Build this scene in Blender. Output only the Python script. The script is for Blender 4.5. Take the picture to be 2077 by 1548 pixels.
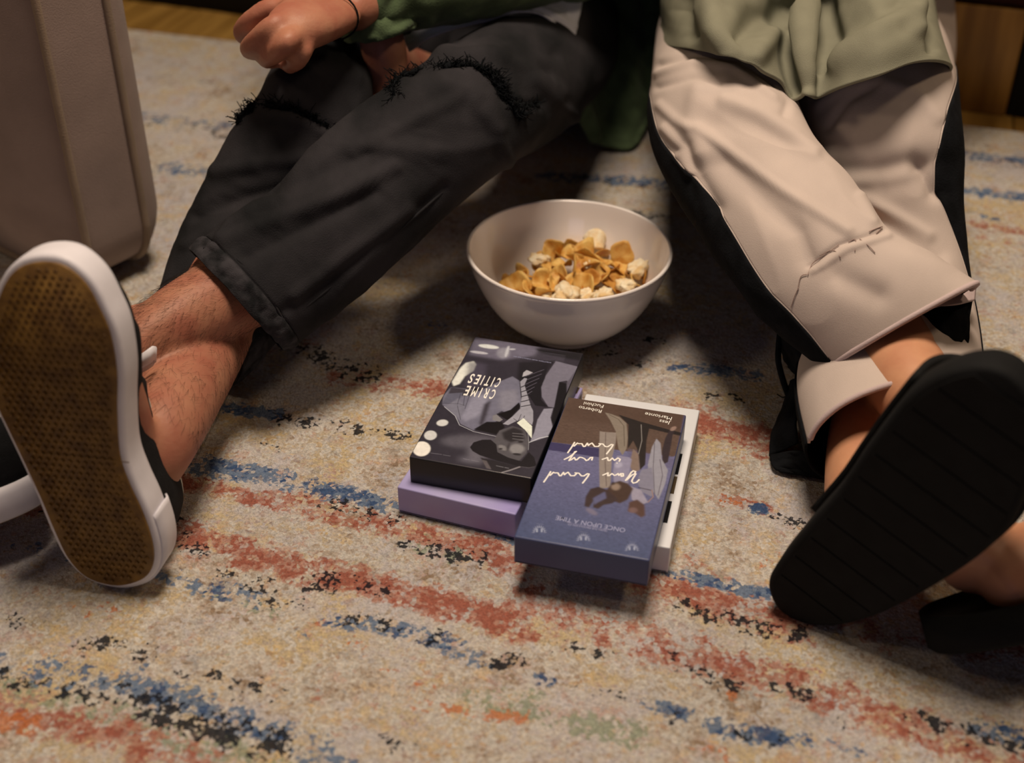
import bpy, bmesh, math, random
import numpy as np
from mathutils import Vector, Matrix, noise as mnoise
random.seed(7); rng = np.random.default_rng(7)
C = bpy.context.scene.collection
for o in list(bpy.data.objects): bpy.data.objects.remove(o)

# ------------------------------------------------------------------ camera, light, exposure
W, H, FPX, CH, PITCH, ROLL = 2077, 1548, 2623.0, .7206, .611715, .004546
cp, sp, cr, sr = math.cos(PITCH), math.sin(PITCH), math.cos(ROLL), math.sin(ROLL)
FW = np.array([0, cp, -sp]); R0 = np.array([1., 0, 0]); U0 = np.array([0, sp, cp])
RT = cr*R0 + sr*U0; UP = -sr*R0 + cr*U0; EYE = np.array([0, 0, CH])
cam = bpy.data.cameras.new('camera'); co = bpy.data.objects.new('camera', cam); C.objects.link(co)
cam.sensor_width = 36; cam.lens = FPX/W*36; cam.clip_start = .01
co.matrix_world = Matrix(((RT[0], UP[0], -FW[0], 0), (RT[1], UP[1], -FW[1], 0), (RT[2], UP[2], -FW[2], CH), (0, 0, 0, 1)))
cam.dof.use_dof = True; cam.dof.focus_distance = 1.12; cam.dof.aperture_fstop = 3.6
sc = bpy.context.scene; sc.camera = co
sc.view_settings.view_transform = 'Standard'; sc.view_settings.look = 'None'
sc.view_settings.exposure = .06; sc.view_settings.gamma = 1; sc.view_settings.use_curve_mapping = False
wd = bpy.data.worlds.new('room_glow'); sc.world = wd; wd.use_nodes = True
wd.node_tree.nodes['Background'].inputs[0].default_value = (.9, .62, .5, 1)
wd.node_tree.nodes['Background'].inputs[1].default_value = .02
def area(name, loc, target, size, power, col, shape='DISK'):
    l = bpy.data.lights.new(name, 'AREA'); l.shape = shape; l.size = size; l.energy = power; l.color = col
    o = bpy.data.objects.new(name, l); C.objects.link(o); o.location = loc
    o.rotation_euler = (Vector(target)-Vector(loc)).to_track_quat('-Z', 'Y').to_euler(); return o
area('ceiling_lamp', (.04, 1.06, 2.05), (.06, .95, 0), .60, 38, (1, .785, .59))
area('side_lamp', (-1.7, .75, 1.5), (-.3, 1.2, 0), .28, 3.6, (1, .72, .46))
area('side_lamp', (1.5, 1.05, 1.9), (.5, 1.5, 0), .28, 6, (1, .72, .46))
area('cool_fill', (-.5, -1.9, .9), (.1, 1.0, .05), 1.0, 2.4, (.78, .70, 1), 'SQUARE')  # added bluish fill from the viewer's side, its source unseen
KR = np.array([.95, .76, .635])            # what a white card on the rug sends back: used to turn seen colours into surface colours

# ------------------------------------------------------------------ small helpers
def ray(u, v): return FW + RT*((u-W/2)/FPX) - UP*((v-H/2)/FPX)
def P(u, v, z=0.):
    d = ray(u, v); return EYE + d*((z-CH)/d[2])
def PN(u, v, o, n):
    d = ray(u, v); return EYE + d*(np.dot(o-EYE, n)/np.dot(d, n))
def proj(X):
    d = np.asarray(X)-EYE; z = d@FW
    return np.stack([W/2+FPX*(d@RT)/z, H/2-FPX*(d@UP)/z], -1), z
def lin(c):
    c = np.asarray(c, float)/255; return np.where(c <= .04045, c/12.92, ((c+.055)/1.055)**2.4)
def seen(*c, k=1.): return tuple(np.clip(lin(c)/KR*k, .002, .92))
def nrm(v): v = np.asarray(v, float); return v/np.linalg.norm(v)
def mesh(name, V, Fs, mat=None, parent=None, smooth=True):
    me = bpy.data.meshes.new(name); me.from_pydata([tuple(map(float, v)) for v in V], [], Fs); me.update()
    if smooth: me.polygons.foreach_set('use_smooth', [True]*len(me.polygons))
    o = bpy.data.objects.new(name, me); C.objects.link(o)
    for m in (mat if isinstance(mat, (list, tuple)) else [mat]):
        if m: me.materials.append(m)
    if parent: o.parent = parent
    return o
def tag(o, label=None, cat=None, group=None, kind=None):
    if label: o['label'] = label
    if cat: o['category'] = cat
    if group: o['group'] = group
    if kind: o['kind'] = kind
    return o
def empty(name, label=None, cat=None, group=None, kind=None, loc=None, parent=None):
    o = bpy.data.objects.new(name, None); C.objects.link(o); o.empty_display_size = .05
    if parent: o.parent = parent
    if loc is not None: o.location = loc
    return tag(o, label, cat, group, kind)
def gfaces(nu, nv, wrap=True, off=0, flip=False):
    f = []
    for i in range(nu-1):
        for j in range(nv if wrap else nv-1):
            a, b = i*nv+j+off, i*nv+(j+1) % nv+off
            q = (a, b, b+nv, a+nv); f.append(q[::-1] if flip else q)
    return f
def cat_rom(A, n):
    A = np.asarray(A, float); k = len(A); A = A.reshape(k, -1)
    E = np.vstack([2*A[0]-A[1], A, 2*A[-1]-A[-2]])
    t = np.linspace(0, k-1, n); i = np.minimum(t.astype(int), k-2); f = (t-i)[:, None]
    p0, p1, p2, p3 = E[i], E[i+1], E[i+2], E[i+3]
    return .5*(2*p1+(p2-p0)*f+(2*p0-5*p1+4*p2-p3)*f*f+(3*p1-p0-3*p2+p3)*f**3)
def smooth_rows(D, sig):
    k = int(3*sig); g = np.exp(-np.arange(-k, k+1)**2/(2*sig*sig)); g /= g.sum()
    E = np.vstack([2*D[0]-D[k:0:-1], D, 2*D[-1]-D[-2:-k-2:-1]]); return np.stack([np.convolve(E[:, i], g, 'valid') for i in range(D.shape[1])], 1)
def axes_of(rings):
    """centre line and half-width vectors of a limb from its two visible edges (left px, right px, height of the centre, thickness)"""
    Cs = np.array([P((L[0]+R_[0])/2, (L[1]+R_[1])/2, z) for L, R_, z, th in rings]); T = np.gradient(Cs, axis=0); T /= np.linalg.norm(T, axis=1)[:, None]; Ws = []
    for (L, R_, z, th), c, t in zip(rings, Cs, T):
        d = c-EYE; zc = d@FW; wp = nrm(np.cross(t, d)); wp *= np.sign(wp@RT+1e-9)
        J = lambda X: np.array([FPX/zc*(X@RT-(d@RT)/zc*(X@FW)), -FPX/zc*(X@UP-(d@UP)/zc*(X@FW))])
        h = np.array([R_[0]-L[0], R_[1]-L[1]])/2.; A = np.stack([J(wp), J(t)], 1)
        lam = 200.+2600.*(1-min(1, np.linalg.norm(A[:, 1])/1150.)); k = np.linalg.solve(A.T@A+np.diag([1e-3, lam**2]), A.T@h); Ws.append(wp*k[0]+t*k[1])
    return Cs, np.array(Ws)
def loft(rings, nu, nv, power=1., floor=.003, a0=0., a1=2*math.pi, wrap=True, grow=1., seam=None):
    """rings: (left px, right px, height of the centre, thickness). Angle 0 = right edge, pi/2 = top, pi = left edge."""
    Cs, Ws = axes_of(rings); D = smooth_rows(cat_rom(np.hstack([Cs, Ws, [[r[3]] for r in rings]]), nu), nu/len(rings)*.42); c, w, th = D[:, :3], D[:, 3:6]*grow, D[:, 6:]
    T = np.gradient(c, axis=0); T /= np.linalg.norm(T, axis=1)[:, None]; wp = w-T*(w*T).sum(1)[:, None]
    n = np.cross(w, T); n /= np.linalg.norm(n, axis=1)[:, None]; n *= np.sign((n*(EYE-c)).sum(1))[:, None]
    n = n*np.linalg.norm(wp, axis=1)[:, None]*th
    a = np.linspace(a0, a1, nv, endpoint=not wrap)[None]
    if seam is not None:                                            # columns 0..nf follow the front from right seam to left seam
        q = np.linspace(0, 1, nu); k = np.linspace(0, 1, len(seam[1])); r_, l_ = (smooth_rows(np.interp(q, k, z_)[:, None], nu/len(k)*.4) for z_ in seam[1:3]); nf = seam[0]
        a = np.hstack([r_+(l_-r_)*np.linspace(0, 1, nf+1)[None], l_+(r_+2*math.pi-l_)*np.linspace(0, 1, nv-nf+1)[None, 1:-1]])
    ca, sa = np.cos(a), np.sin(a); ca = np.sign(ca)*abs(ca)**power; sa = np.sign(sa)*abs(sa)**power
    V = c[:, None]+w[:, None]*ca[..., None]+n[:, None]*sa[..., None]
    V[..., 2] = np.maximum(V[..., 2], floor); return V
def gnormals(V, wrap=True):
    du = np.gradient(V, axis=0)
    dv = (np.roll(V, -1, 1)-np.roll(V, 1, 1)) if wrap else np.gradient(V, axis=1)
    n = np.cross(dv, du); n /= np.linalg.norm(n, axis=2)[..., None]+1e-12; return n
def outward(V, n):
    c = V.mean(axis=1, keepdims=True); s = np.sign(((V-c)*n).sum(-1).mean()); return n*(s if s else 1)
def polydist(q, poly):
    q = q.reshape(-1, 2); best = np.full(len(q), 1e9); poly = np.asarray(poly, float)
    for a, b in zip(poly[:-1], poly[1:]):
        d = b-a; t = np.clip(((q-a)@d)/(d@d), 0, 1); best = np.minimum(best, np.linalg.norm(q-(a+t[:, None]*d), axis=1))
    return best
def fold(V, folds, wrap=True, n=None):
    n = outward(V, gnormals(V, wrap)) if n is None else n
    q, _ = proj(V.reshape(-1, 3)); face = ((EYE-V)*n).sum(-1).reshape(-1) > 0
    d = np.zeros(len(q))
    for poly, amp, wd_ in folds: d += amp*np.exp(-(polydist(q, poly)/wd_)**2)
    return V+n*(d*face).reshape(V.shape[:2])[..., None]
def wrinkle(V, amp, fs, fa, seed, wrap=True, env=None):
    n = outward(V, gnormals(V, wrap)); nu, nv = V.shape[:2]; D = np.zeros((nu, nv))
    for i in range(nu):
        for j in range(nv):
            t = 2*math.pi*j/nv
            D[i, j] = mnoise.noise(Vector((i/nu*fs+seed+.5*math.sin(t*2+i*.02), math.cos(t)*fa, math.sin(t)*fa+seed)))
    D = amp*(1-2*np.abs(D)); 
    if env is not None: D *= env[:, None]
    V2 = V+n*D[..., None]; V2[..., 2] = np.maximum(V2[..., 2], .002); return V2
def closed(V):
    nu, nv = V.shape[:2]; P_ = np.vstack([V.reshape(-1, 3), V[0].mean(0), V[-1].mean(0)]); f = gfaces(nu, nv); a, b = nu*nv, nu*nv+1
    f += [(a, (j+1) % nv, j) for j in range(nv)]+[(b, (nu-1)*nv+j, (nu-1)*nv+(j+1) % nv) for j in range(nv)]
    return P_, f
def limb(pts, rad, nu=40, nv=24, squash=None):
    pts = np.asarray(pts, float); D = cat_rom(np.hstack([pts, np.asarray(rad, float)[:, None]]), nu); c, r = D[:, :3], D[:, 3]
    T = np.gradient(c, axis=0); T /= np.linalg.norm(T, axis=1)[:, None]
    ref = np.array([0, 0, 1.]) if abs(T[:, 2]).mean() < .8 else np.array([0, 1., 0])
    x = np.cross(T, ref); x /= np.linalg.norm(x, axis=1)[:, None]; y = np.cross(x, T)
    s = np.arange(nu); e = np.minimum(1, np.sqrt(np.clip(1-(1-np.minimum(s, s[::-1])/2.)**2, .12, 1)*(np.minimum(s, s[::-1]) < 2)+(np.minimum(s, s[::-1]) >= 2)))
    a = np.linspace(0, 2*math.pi, nv, endpoint=False); k = 1 if squash is None else squash
    return c[:, None]+(r*e)[:, None, None]*(x[:, None]*np.cos(a)[None, :, None]+k*y[:, None]*np.sin(a)[None, :, None])
def joined(parts):
    Vs, Fs, o = [], [], 0
    for v, f in parts: Vs.append(np.asarray(v)); Fs += [tuple(i+o for i in q) for q in f]; o += len(v)
    return np.vstack(Vs), Fs
def remeshed(name, parts, voxel, mat, parent, smooth_it=4):
    V, Fs = joined(parts); o = mesh(name+'_src', V, Fs)
    bm = bmesh.new(); bm.from_mesh(o.data); bmesh.ops.recalc_face_normals(bm, faces=bm.faces); bm.to_mesh(o.data); bm.free()
    m = o.modifiers.new('r', 'REMESH'); m.mode = 'VOXEL'; m.voxel_size = voxel; m.use_smooth_shade = True
    s = o.modifiers.new('s', 'SMOOTH'); s.factor = .5; s.iterations = smooth_it
    me = bpy.data.meshes.new_from_object(o.evaluated_get(bpy.context.evaluated_depsgraph_get()))
    bpy.data.objects.remove(o); me.name = name; n = bpy.data.objects.new(name, me); C.objects.link(n); n.parent = parent
    me.materials.clear(); me.materials.append(mat); me.polygons.foreach_set('use_smooth', [True]*len(me.polygons)); return n
def tube(pts, r, n=6, nu=None):
    pts = np.asarray(pts, float); pts = cat_rom(pts, nu) if nu else pts
    T = np.gradient(pts, axis=0); T /= np.linalg.norm(T, axis=1)[:, None]+1e-9
    ref = np.array([.3, .2, 1.]); x = np.cross(T, ref); x /= np.linalg.norm(x, axis=1)[:, None]+1e-9; y = np.cross(x, T)
    a = np.linspace(0, 2*math.pi, n, endpoint=False); r = np.broadcast_to(np.asarray(r, float), (len(pts),))[:, None, None]
    return closed(pts[:, None]+r*(x[:, None]*np.cos(a)[None, :, None]+y[:, None]*np.sin(a)[None, :, None]))
def drape(px, V, lift=.001):
    """points on the camera-side surface of a grid V below the given pixels"""
    n = outward(V, gnormals(V)); Q = V.reshape(-1, 3); N = n.reshape(-1, 3); q, z = proj(Q); f = ((EYE-Q)*N).sum(-1) > 0
    out = []
    for p in px:
        d = np.linalg.norm(q-np.asarray(p), axis=1)+(~f)*1e6; i = np.argmin(d); out.append(Q[i]+N[i]*lift)
    return np.array(out)

# ------------------------------------------------------------------ materials
def mat(name, col, rough=.6, bump=0., bscale=200., var=0., vscale=20., spec=.35, sub=0., sheen=0., col2=None, coat=0., stretch=None, detail=4.):
    m = bpy.data.materials.new(name); m.use_nodes = True; nt = m.node_tree; b = nt.nodes['Principled BSDF']
    b.inputs['Roughness'].default_value = rough; b.inputs['Specular IOR Level'].default_value = spec
    b.inputs['Base Color'].default_value = (*col, 1); b.inputs['Coat Weight'].default_value = coat
    if sub: b.inputs['Subsurface Weight'].default_value = sub; b.inputs['Subsurface Radius'].default_value = (.008, .003, .0015); b.inputs['Subsurface Scale'].default_value = 1
    if sheen: b.inputs['Sheen Weight'].default_value = sheen; b.inputs['Sheen Roughness'].default_value = .5
    tc = nt.nodes.new('ShaderNodeTexCoord'); src = tc.outputs['Object']
    if stretch:
        mp = nt.nodes.new('ShaderNodeMapping'); mp.inputs['Rotation'].default_value = stretch[0]; mp.inputs['Scale'].default_value = stretch[1]
        nt.links.new(src, mp.inputs[0]); src = mp.outputs[0]
    if var or col2:
        n = nt.nodes.new('ShaderNodeTexNoise'); n.inputs['Scale'].default_value = vscale; n.inputs['Detail'].default_value = detail; nt.links.new(src, n.inputs['Vector'])
        r = nt.nodes.new('ShaderNodeValToRGB'); r.color_ramp.elements[0].position = .35; r.color_ramp.elements[1].position = .65
        c2 = col2 if col2 else tuple(min(1, c*(1+var)) for c in col); c1 = col if col2 else tuple(c*(1-var) for c in col)
        r.color_ramp.elements[0].color = (*c1, 1); r.color_ramp.elements[1].color = (*c2, 1)
        nt.links.new(n.outputs[0], r.inputs[0]); nt.links.new(r.outputs[0], b.inputs['Base Color'])
    if bump:
        n2 = nt.nodes.new('ShaderNodeTexNoise'); n2.inputs['Scale'].default_value = bscale; n2.inputs['Detail'].default_value = 3; nt.links.new(src, n2.inputs['Vector'])
        bp = nt.nodes.new('ShaderNodeBump'); bp.inputs['Strength'].default_value = bump; bp.inputs['Distance'].default_value = .001
        nt.links.new(n2.outputs[0], bp.inputs['Height']); nt.links.new(bp.outputs[0], b.inputs['Normal'])
    return m
M = {}
M['denim'] = mat('charcoal_denim', seen(25, 23, 23), .9, .5, 900, 0, 16, .12, sheen=.0, col2=seen(47, 41, 41), stretch=((0, 0, .6), (1, .5, 1)), detail=10.)
M['denim_hem'] = mat('charcoal_denim_hem', seen(27, 25, 25), .9, .5, 900, 0, 70, .12, col2=seen(58, 51, 51))
M['black_cloth'] = mat('black_cloth', seen(17, 16, 17), .95, .5, 500, .3, 60, .1)
M['fray'] = mat('black_fray', seen(16, 16, 17), .95, 0, 1, .3, 200, .1)
M['cream'] = mat('cream_twill', seen(190, 162, 145), .85, .22, 1500, .04, 30, .15, stretch=((0, 0, .8), (1, .45, 1)))
M['cream_in'] = mat('pink_cream_lining', seen(190, 158, 148), .85, .3, 900, .05, 40, .15)
M['sage'] = mat('sage_cloth', seen(124, 113, 91), .85, .4, 1200, .05, 40, .15)
M['jacket'] = mat('dark_green_corduroy', seen(80, 88, 58), .9, .5, 500, .25, 40, .1, sheen=.1)
M['tee'] = mat('white_cotton', seen(205, 190, 190), .85, .2, 600, .03)
M['skin_m'] = mat('tan_skin', seen(168, 108, 80), .5, .25, 350, 0, 35, .3, .1, col2=seen(154, 88, 66))
M['skin_w'] = mat('light_tan_skin', seen(200, 136, 98), .48, .12, 350, 0, 30, .3, .12, col2=seen(186, 120, 86))
M['hair'] = mat('dark_hair', seen(30, 22, 16), .6)
M['gum'] = mat('gum_rubber', seen(124, 84, 34), .55, .3, 300, 0, 90, .4, col2=seen(92, 58, 22))
M['foxing'] = mat('white_rubber', seen(216, 196, 190), .5, .1, 200, .03, 60, .4)
M['canvas'] = mat('black_canvas', seen(22, 20, 20), .9, .5, 900, .2, 100, .2)
M['stitch'] = mat('white_stitch', seen(200, 185, 165), .8)
M['slipper'] = mat('black_foam', seen(15, 14, 14), .8, .3, 400, .2, 60, .2)
M['porcelain'] = mat('white_glazed_ceramic', (.88, .85, .85), .12, 0, 1, 0, 1, .5, coat=.4)
M['chip'] = mat('golden_fried_chip', seen(222, 168, 92), .5, .5, 500, 0, 110, .3, .1, col2=seen(196, 128, 52))
M['chip_dark'] = mat('toasted_chip', seen(206, 142, 66), .5, .5, 500, 0, 110, .3, .1, col2=seen(165, 96, 32))
M['puff'] = mat('pale_puff', seen(240, 212, 176), .65, .6, 350, 0, 90, .3, .05, col2=seen(222, 174, 116))
M['velvet'] = mat('taupe_velvet', seen(142, 114, 100), .85, .35, 700, .06, 25, .15, sheen=.08)
M['piping'] = mat('taupe_piping', seen(138, 110, 88), .85, .35, 700, .05, 40, .15, sheen=.05)
M['sofa'] = mat('dark_red_brown_upholstery', seen(58, 26, 22), .85, .4, 500, .15, 30, .15)
M['wood'] = mat('oak_wood', seen(176, 120, 52), .42, .15, 60, 0, 5, .4, col2=seen(136, 88, 34), stretch=((0, 0, 0), (9, 9, .9)), detail=7)
M['plank'] = mat('oak_floorboard', seen(158, 112, 52), .4, .1, 80, 0, 5, .4, col2=seen(124, 84, 34), stretch=((0, 0, -.28), (10, .9, 4)), detail=7)
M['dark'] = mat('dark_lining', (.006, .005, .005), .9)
M['vhs_black'] = mat('black_card', seen(26, 23, 26), .38, .05, 300, .05, 20, .4)
M['vhs_blue'] = mat('indigo_card', seen(66, 68, 98), .4, .05, 300, .06, 20, .4)
M['vhs_lilac'] = mat('lilac_card', seen(178, 160, 186), .4, .05, 300, 0, 9, .4, col2=seen(150, 128, 178))
M['vhs_white'] = mat('white_card', seen(222, 208, 206), .4, .05, 300, .02, 20, .4)
M['vhs_pink'] = mat('pink_print', seen(190, 150, 150), .45)
M['ink_white'] = mat('white_ink', seen(236, 226, 222), .45)
M['ink_soft'] = mat('pale_lavender_ink', seen(158, 150, 172), .45)
M['ink_black'] = mat('black_ink', seen(20, 18, 18), .4)
M['ink_brown'] = mat('brown_print', seen(86, 66, 44), .45)

# ------------------------------------------------------------------ floor: oak boards under the rug
fl = empty('floor', kind='structure')
sub = mesh('subfloor', [(-2.6, -.8, -.05), (2.6, -.8, -.05), (2.6, 4.2, -.05), (-2.6, 4.2, -.05), (-2.6, -.8, -.033), (2.6, -.8, -.033), (2.6, 4.2, -.033), (-2.6, 4.2, -.033)],
           [(3, 2, 1, 0), (4, 5, 6, 7), (0, 1, 5, 4), (1, 2, 6, 5), (2, 3, 7, 6), (3, 0, 4, 7)], M['dark'], fl, False)
RA = -.285; ex2 = np.array([math.cos(RA), math.sin(RA), 0]); ey2 = np.array([-math.sin(RA), math.cos(RA), 0])
bw, bl = .13, 1.5
bmm = bmesh.new(); bmesh.ops.create_cube(bmm, size=1); bmesh.ops.scale(bmm, vec=(bw-.002, bl-.002, .018), verts=bmm.verts)
bmesh.ops.bevel(bmm, geom=[e for e in bmm.edges if min(v.co.z for v in e.verts) > 0], offset=.0015, segments=1, affect='EDGES')
pme = bpy.data.meshes.new('plank'); bmm.to_mesh(pme); bmm.free(); pme.materials.append(M['plank'])
for i in range(-15, 16):
    for j in range(-1, 3):
        c = ex2*(i*bw)+ey2*(j*bl+(i*.53 % 1.)*bl)
        o = bpy.data.objects.new('plank', pme); C.objects.link(o); o.parent = fl; o.location = (c[0], c[1], -.0235+random.uniform(-.0004, .0004)); o.rotation_euler = (0, 0, RA)

# ------------------------------------------------------------------ rug
def rug():
    root = empty('area_rug', 'faded multicolour distressed rug with red, blue and black flecks on the wood floor', 'rug')
    e0 = P(270, 55, 0); e1 = P(2077, 262, 0); d = nrm(e1-e0); b = np.array([-d[1], d[0], 0])
    s0, s1, t0, t1 = -.75, 2.35, -1.62, 0.0
    ns, ntt = 620, 380
    S, T = np.meshgrid(np.linspace(s0, s1, ns), np.linspace(t0, t1, ntt), indexing='ij')
    X = e0[None, None]+S[..., None]*d+T[..., None]*b
    Q = X.reshape(-1, 3)
    def patch(pts, wpx, dens):
        w = [P(*p) for p in pts]; w = np.array(w); best = np.full(len(Q), 9e9)
        if len(w) == 1: w = np.vstack([w, w+d*.008])
        for a, c in zip(w[:-1], w[1:]):
            g = c-a; t = np.clip(((Q-a)@g)/(g@g), 0, 1); best = np.minimum(best, np.linalg.norm(Q-(a+t[:, None]*g), axis=1))
        dep = (w.mean(0)-EYE)@FW; sinp = -(w.mean(0)-EYE)[2]/np.linalg.norm(w.mean(0)-EYE)
        r = wpx*.5*dep/FPX/sinp
        return dens*np.clip(1.5-best/r, 0, 1)**.7*(best < 1.5*r)
    L = {'R': [([(1900, 1495), (2700, 1720)], 70, .55), ([(-800, 1240), (-20, 1430)], 70, .6), ([(-700, 880), (-60, 985), (345, 1075)], 55, .6), ([(2060, 462), (2800, 520)], 22, .5), ([(1900, 1290), (2700, 1480)], 60, .5), ([(-300, 640), (300, 720)], 36, .5), ([(-20, 1430), (180, 1475), (420, 1545)], 70, .62), ([(340, 1075), (560, 1140), (800, 1195), (1060, 1270)], 60, .72), ([(1060, 1215), (1300, 1300), (1600, 1380), (1920, 1500)], 80, .58),
               ([(1310, 1185), (1430, 1215), (1620, 1270)], 65, .72), ([(1400, 850), (1570, 895)], 70, .72), ([(350, 975), (440, 990)], 34, .7), ([(480, 1000), (560, 1022)], 28, .6), ([(560, 1010), (760, 1060), (1050, 1130)], 50, .62),
               ([(690, 765), (800, 775), (900, 790)], 38, .6), ([(970, 1100), (1050, 1150)], 50, .75), ([(1690, 1230), (1780, 1290)], 60, .55), ([(1450, 1010), (1560, 1030)], 28, .55), ([(1680, 1400), (1880, 1470)], 50, .5), ([(620, 690), (660, 690)], 20, .4),
               ([(1950, 455), (2077, 462)], 22, .5), ([(1960, 470), (2077, 500)], 16, .35), ([(640, 1440), (660, 1250)], 12, .3), ([(1400, 1130), (1480, 1180)], 30, .5)],
         'B': [([(2060, 1490), (2700, 1640)], 40, .62), ([(-700, 800), (-60, 880), (330, 930)], 36, .62), ([(-800, 160), (280, 235)], 18, .5), ([(2077, 398), (2800, 450)], 18, .66), ([(-600, 1250), (280, 1390)], 50, .5), ([(560, 1205), (-700, 980)], 30, .4), ([(360, 932), (560, 965), (690, 1000), (800, 1022)], 36, .72), ([(450, 822), (560, 842)], 24, .72), ([(350, 1165), (420, 1195), (520, 1215)], 36, .55), ([(680, 1255), (780, 1270), (900, 1300), (1000, 1350)], 36, .6), ([(1090, 1372)], 30, .6),
               ([(1310, 1425), (1390, 1448)], 36, .68), ([(1450, 1468), (1550, 1490), (1640, 1500)], 40, .72), ([(1690, 1505), (1750, 1525)], 20, .55), ([(2000, 1480), (2077, 1492)], 40, .6), ([(1350, 1160), (1450, 1180), (1570, 1205)], 30, .68),
               ([(1370, 742), (1440, 745), (1535, 762)], 24, .66), ([(1530, 1027)], 20, 1.), ([(1110, 355), (1240, 362), (1370, 375)], 20, .66), ([(340, 338), (440, 352)], 24, .62), ([(290, 235), (450, 255)], 18, .5), ([(1930, 310), (2077, 325)], 18, .6), ([(1935, 382), (2077, 398)], 18, .72),
               ([(290, 1390), (400, 1430), (520, 1470), (640, 1510)], 60, .62), ([(300, 1350), (360, 1380)], 30, .4), ([(70, 1345), (110, 1360)], 26, .45), ([(660, 1540), (720, 1548)], 30, .6), ([(1010, 1085), (1040, 1095)], 20, .6), ([(2000, 440)], 14, .6), ([(880, 655)], 18, .5), ([(1150, 560), (1200, 570)], 14, .0), ([(560, 1275), (620, 1285)], 14, .4)],
         'K': [([(1930, 1480), (2600, 1640)], 40, .4), ([(-600, 1270), (-10, 1365)], 40, .36), ([(-600, 900), (340, 1060)], 30, .34), ([(560, 845), (680, 862), (800, 885)], 26, .44), ([(610, 705), (740, 762)], 34, .4), ([(840, 1105), (960, 1130)], 34, .5), ([(640, 1015), (800, 1050)], 26, .32), ([(460, 1165), (560, 1195), (660, 1190)], 28, .36), ([(660, 1165), (780, 1192)], 28, .42), ([(520, 1220), (640, 1225)], 20, .3),
               ([(700, 1250), (880, 1290)], 26, .34), ([(1000, 1345), (1060, 1335)], 28, .5), ([(1120, 1310), (1230, 1325)], 24, .4), ([(1370, 1335), (1480, 1390)], 30, .38), ([(1580, 1390), (1640, 1405)], 30, .5), ([(1850, 1460), (1930, 1480)], 34, .46), ([(0, 1255), (100, 1265)], 26, .36), ([(-10, 1365), (120, 1400), (260, 1410)], 40, .4),
               ([(180, 1300), (330, 1330), (480, 1390), (570, 1410)], 44, .32), ([(290, 1430), (420, 1470), (560, 1510)], 56, .5), ([(780, 1505), (830, 1520)], 26, .4), ([(1390, 1225), (1500, 1265), (1620, 1280)], 34, .42), ([(1320, 690), (1350, 695)], 14, .5), ([(1200, 705), (1330, 745)], 40, .22), ([(1440, 800), (1500, 810)], 18, .36), ([(1560, 1050), (1650, 1062)], 22, .42), ([(1280, 432), (1345, 438)], 14, .5),
               ([(540, 900), (560, 905)], 16, .45), ([(350, 1085), (400, 1110)], 28, .4), ([(440, 270), (460, 275)], 12, .5), ([(1940, 318), (2060, 330)], 14, .3), ([(1180, 360), (1340, 378)], 14, .3), ([(1180, 1400), (1260, 1410)], 20, .3), ([(1700, 1460), (1740, 1465)], 20, .35), ([(300, 245), (440, 258)], 14, .3), ([(1460, 1370), (1500, 1380)], 20, .5), ([(820, 880), (900, 890)], 20, .25), ([(1340, 1480), (1380, 1440)], 14, .3), ([(1500, 1490), (1620, 1505)], 20, .35)],
         'G': [([(-20, 1395), (150, 1420), (350, 1490), (560, 1548)], 44, .55), ([(930, 1400), (1100, 1440), (1300, 1500)], 56, .48), ([(860, 1105), (960, 1120)], 40, .45), ([(420, 1210), (560, 1240)], 30, .35), ([(440, 1330), (520, 1310)], 30, .25)],
         'O': [([(850, 1430), (950, 1445), (1070, 1455)], 24, .55), ([(1400, 1515), (1470, 1535)], 24, .55), ([(1480, 1405), (1500, 1400)], 24, .6), ([(-10, 1450), (60, 1470)], 40, .6), ([(130, 1230), (250, 1245)], 30, .34), ([(840, 1380), (880, 1390)], 14, .5), ([(640, 1250), (800, 1360)], 24, .18), ([(1470, 1010), (1520, 1015)], 20, .5), ([(1000, 1330), (1140, 1370)], 50, .2), ([(1600, 1120), (1560, 1130)], 40, .25)]}
    A = {k: np.clip(np.max([patch(*p) for p in v], axis=0), 0, 1) for k, v in L.items()}
    base = len(Q); nn = ns*ntt
    Z = rng.normal(0, .0004, (ns, ntt))
    V = X.copy(); V[..., 2] = Z-.0012
    edge = np.minimum(np.minimum(S-s0, s1-S), np.minimum(T-t0, t1-T)); V[..., 2] -= .010*np.clip(1-edge/.006, 0, 1)
    o = mesh('woven_pile', V.reshape(-1, 3), gfaces(ns, ntt, False, flip=True), None, root)
    for nm, ks in (('flecks_a', 'RBK'), ('flecks_b', 'GOO')):
        at = o.data.color_attributes.new(nm, 'FLOAT_COLOR', 'POINT')
        buf = np.ones((nn, 4), np.float32)
        for i, k in enumerate(ks): buf[:, i] = A[k]
        at.data.foreach_set('color', buf.ravel())
    # shader
    m = bpy.data.materials.new('distressed_rug'); m.use_nodes = True; nt = m.node_tree; b_ = nt.nodes['Principled BSDF']; b_.inputs['Roughness'].default_value = .95; b_.inputs['Specular IOR Level'].default_value = .08
    N = nt.nodes.new; lk = nt.links.new
    tc = N('ShaderNodeTexCoord'); mp = N('ShaderNodeMapping'); mp.inputs['Rotation'].default_value = (0, 0, -math.atan2(d[1], d[0])); lk(tc.outputs['Object'], mp.inputs[0])
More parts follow.
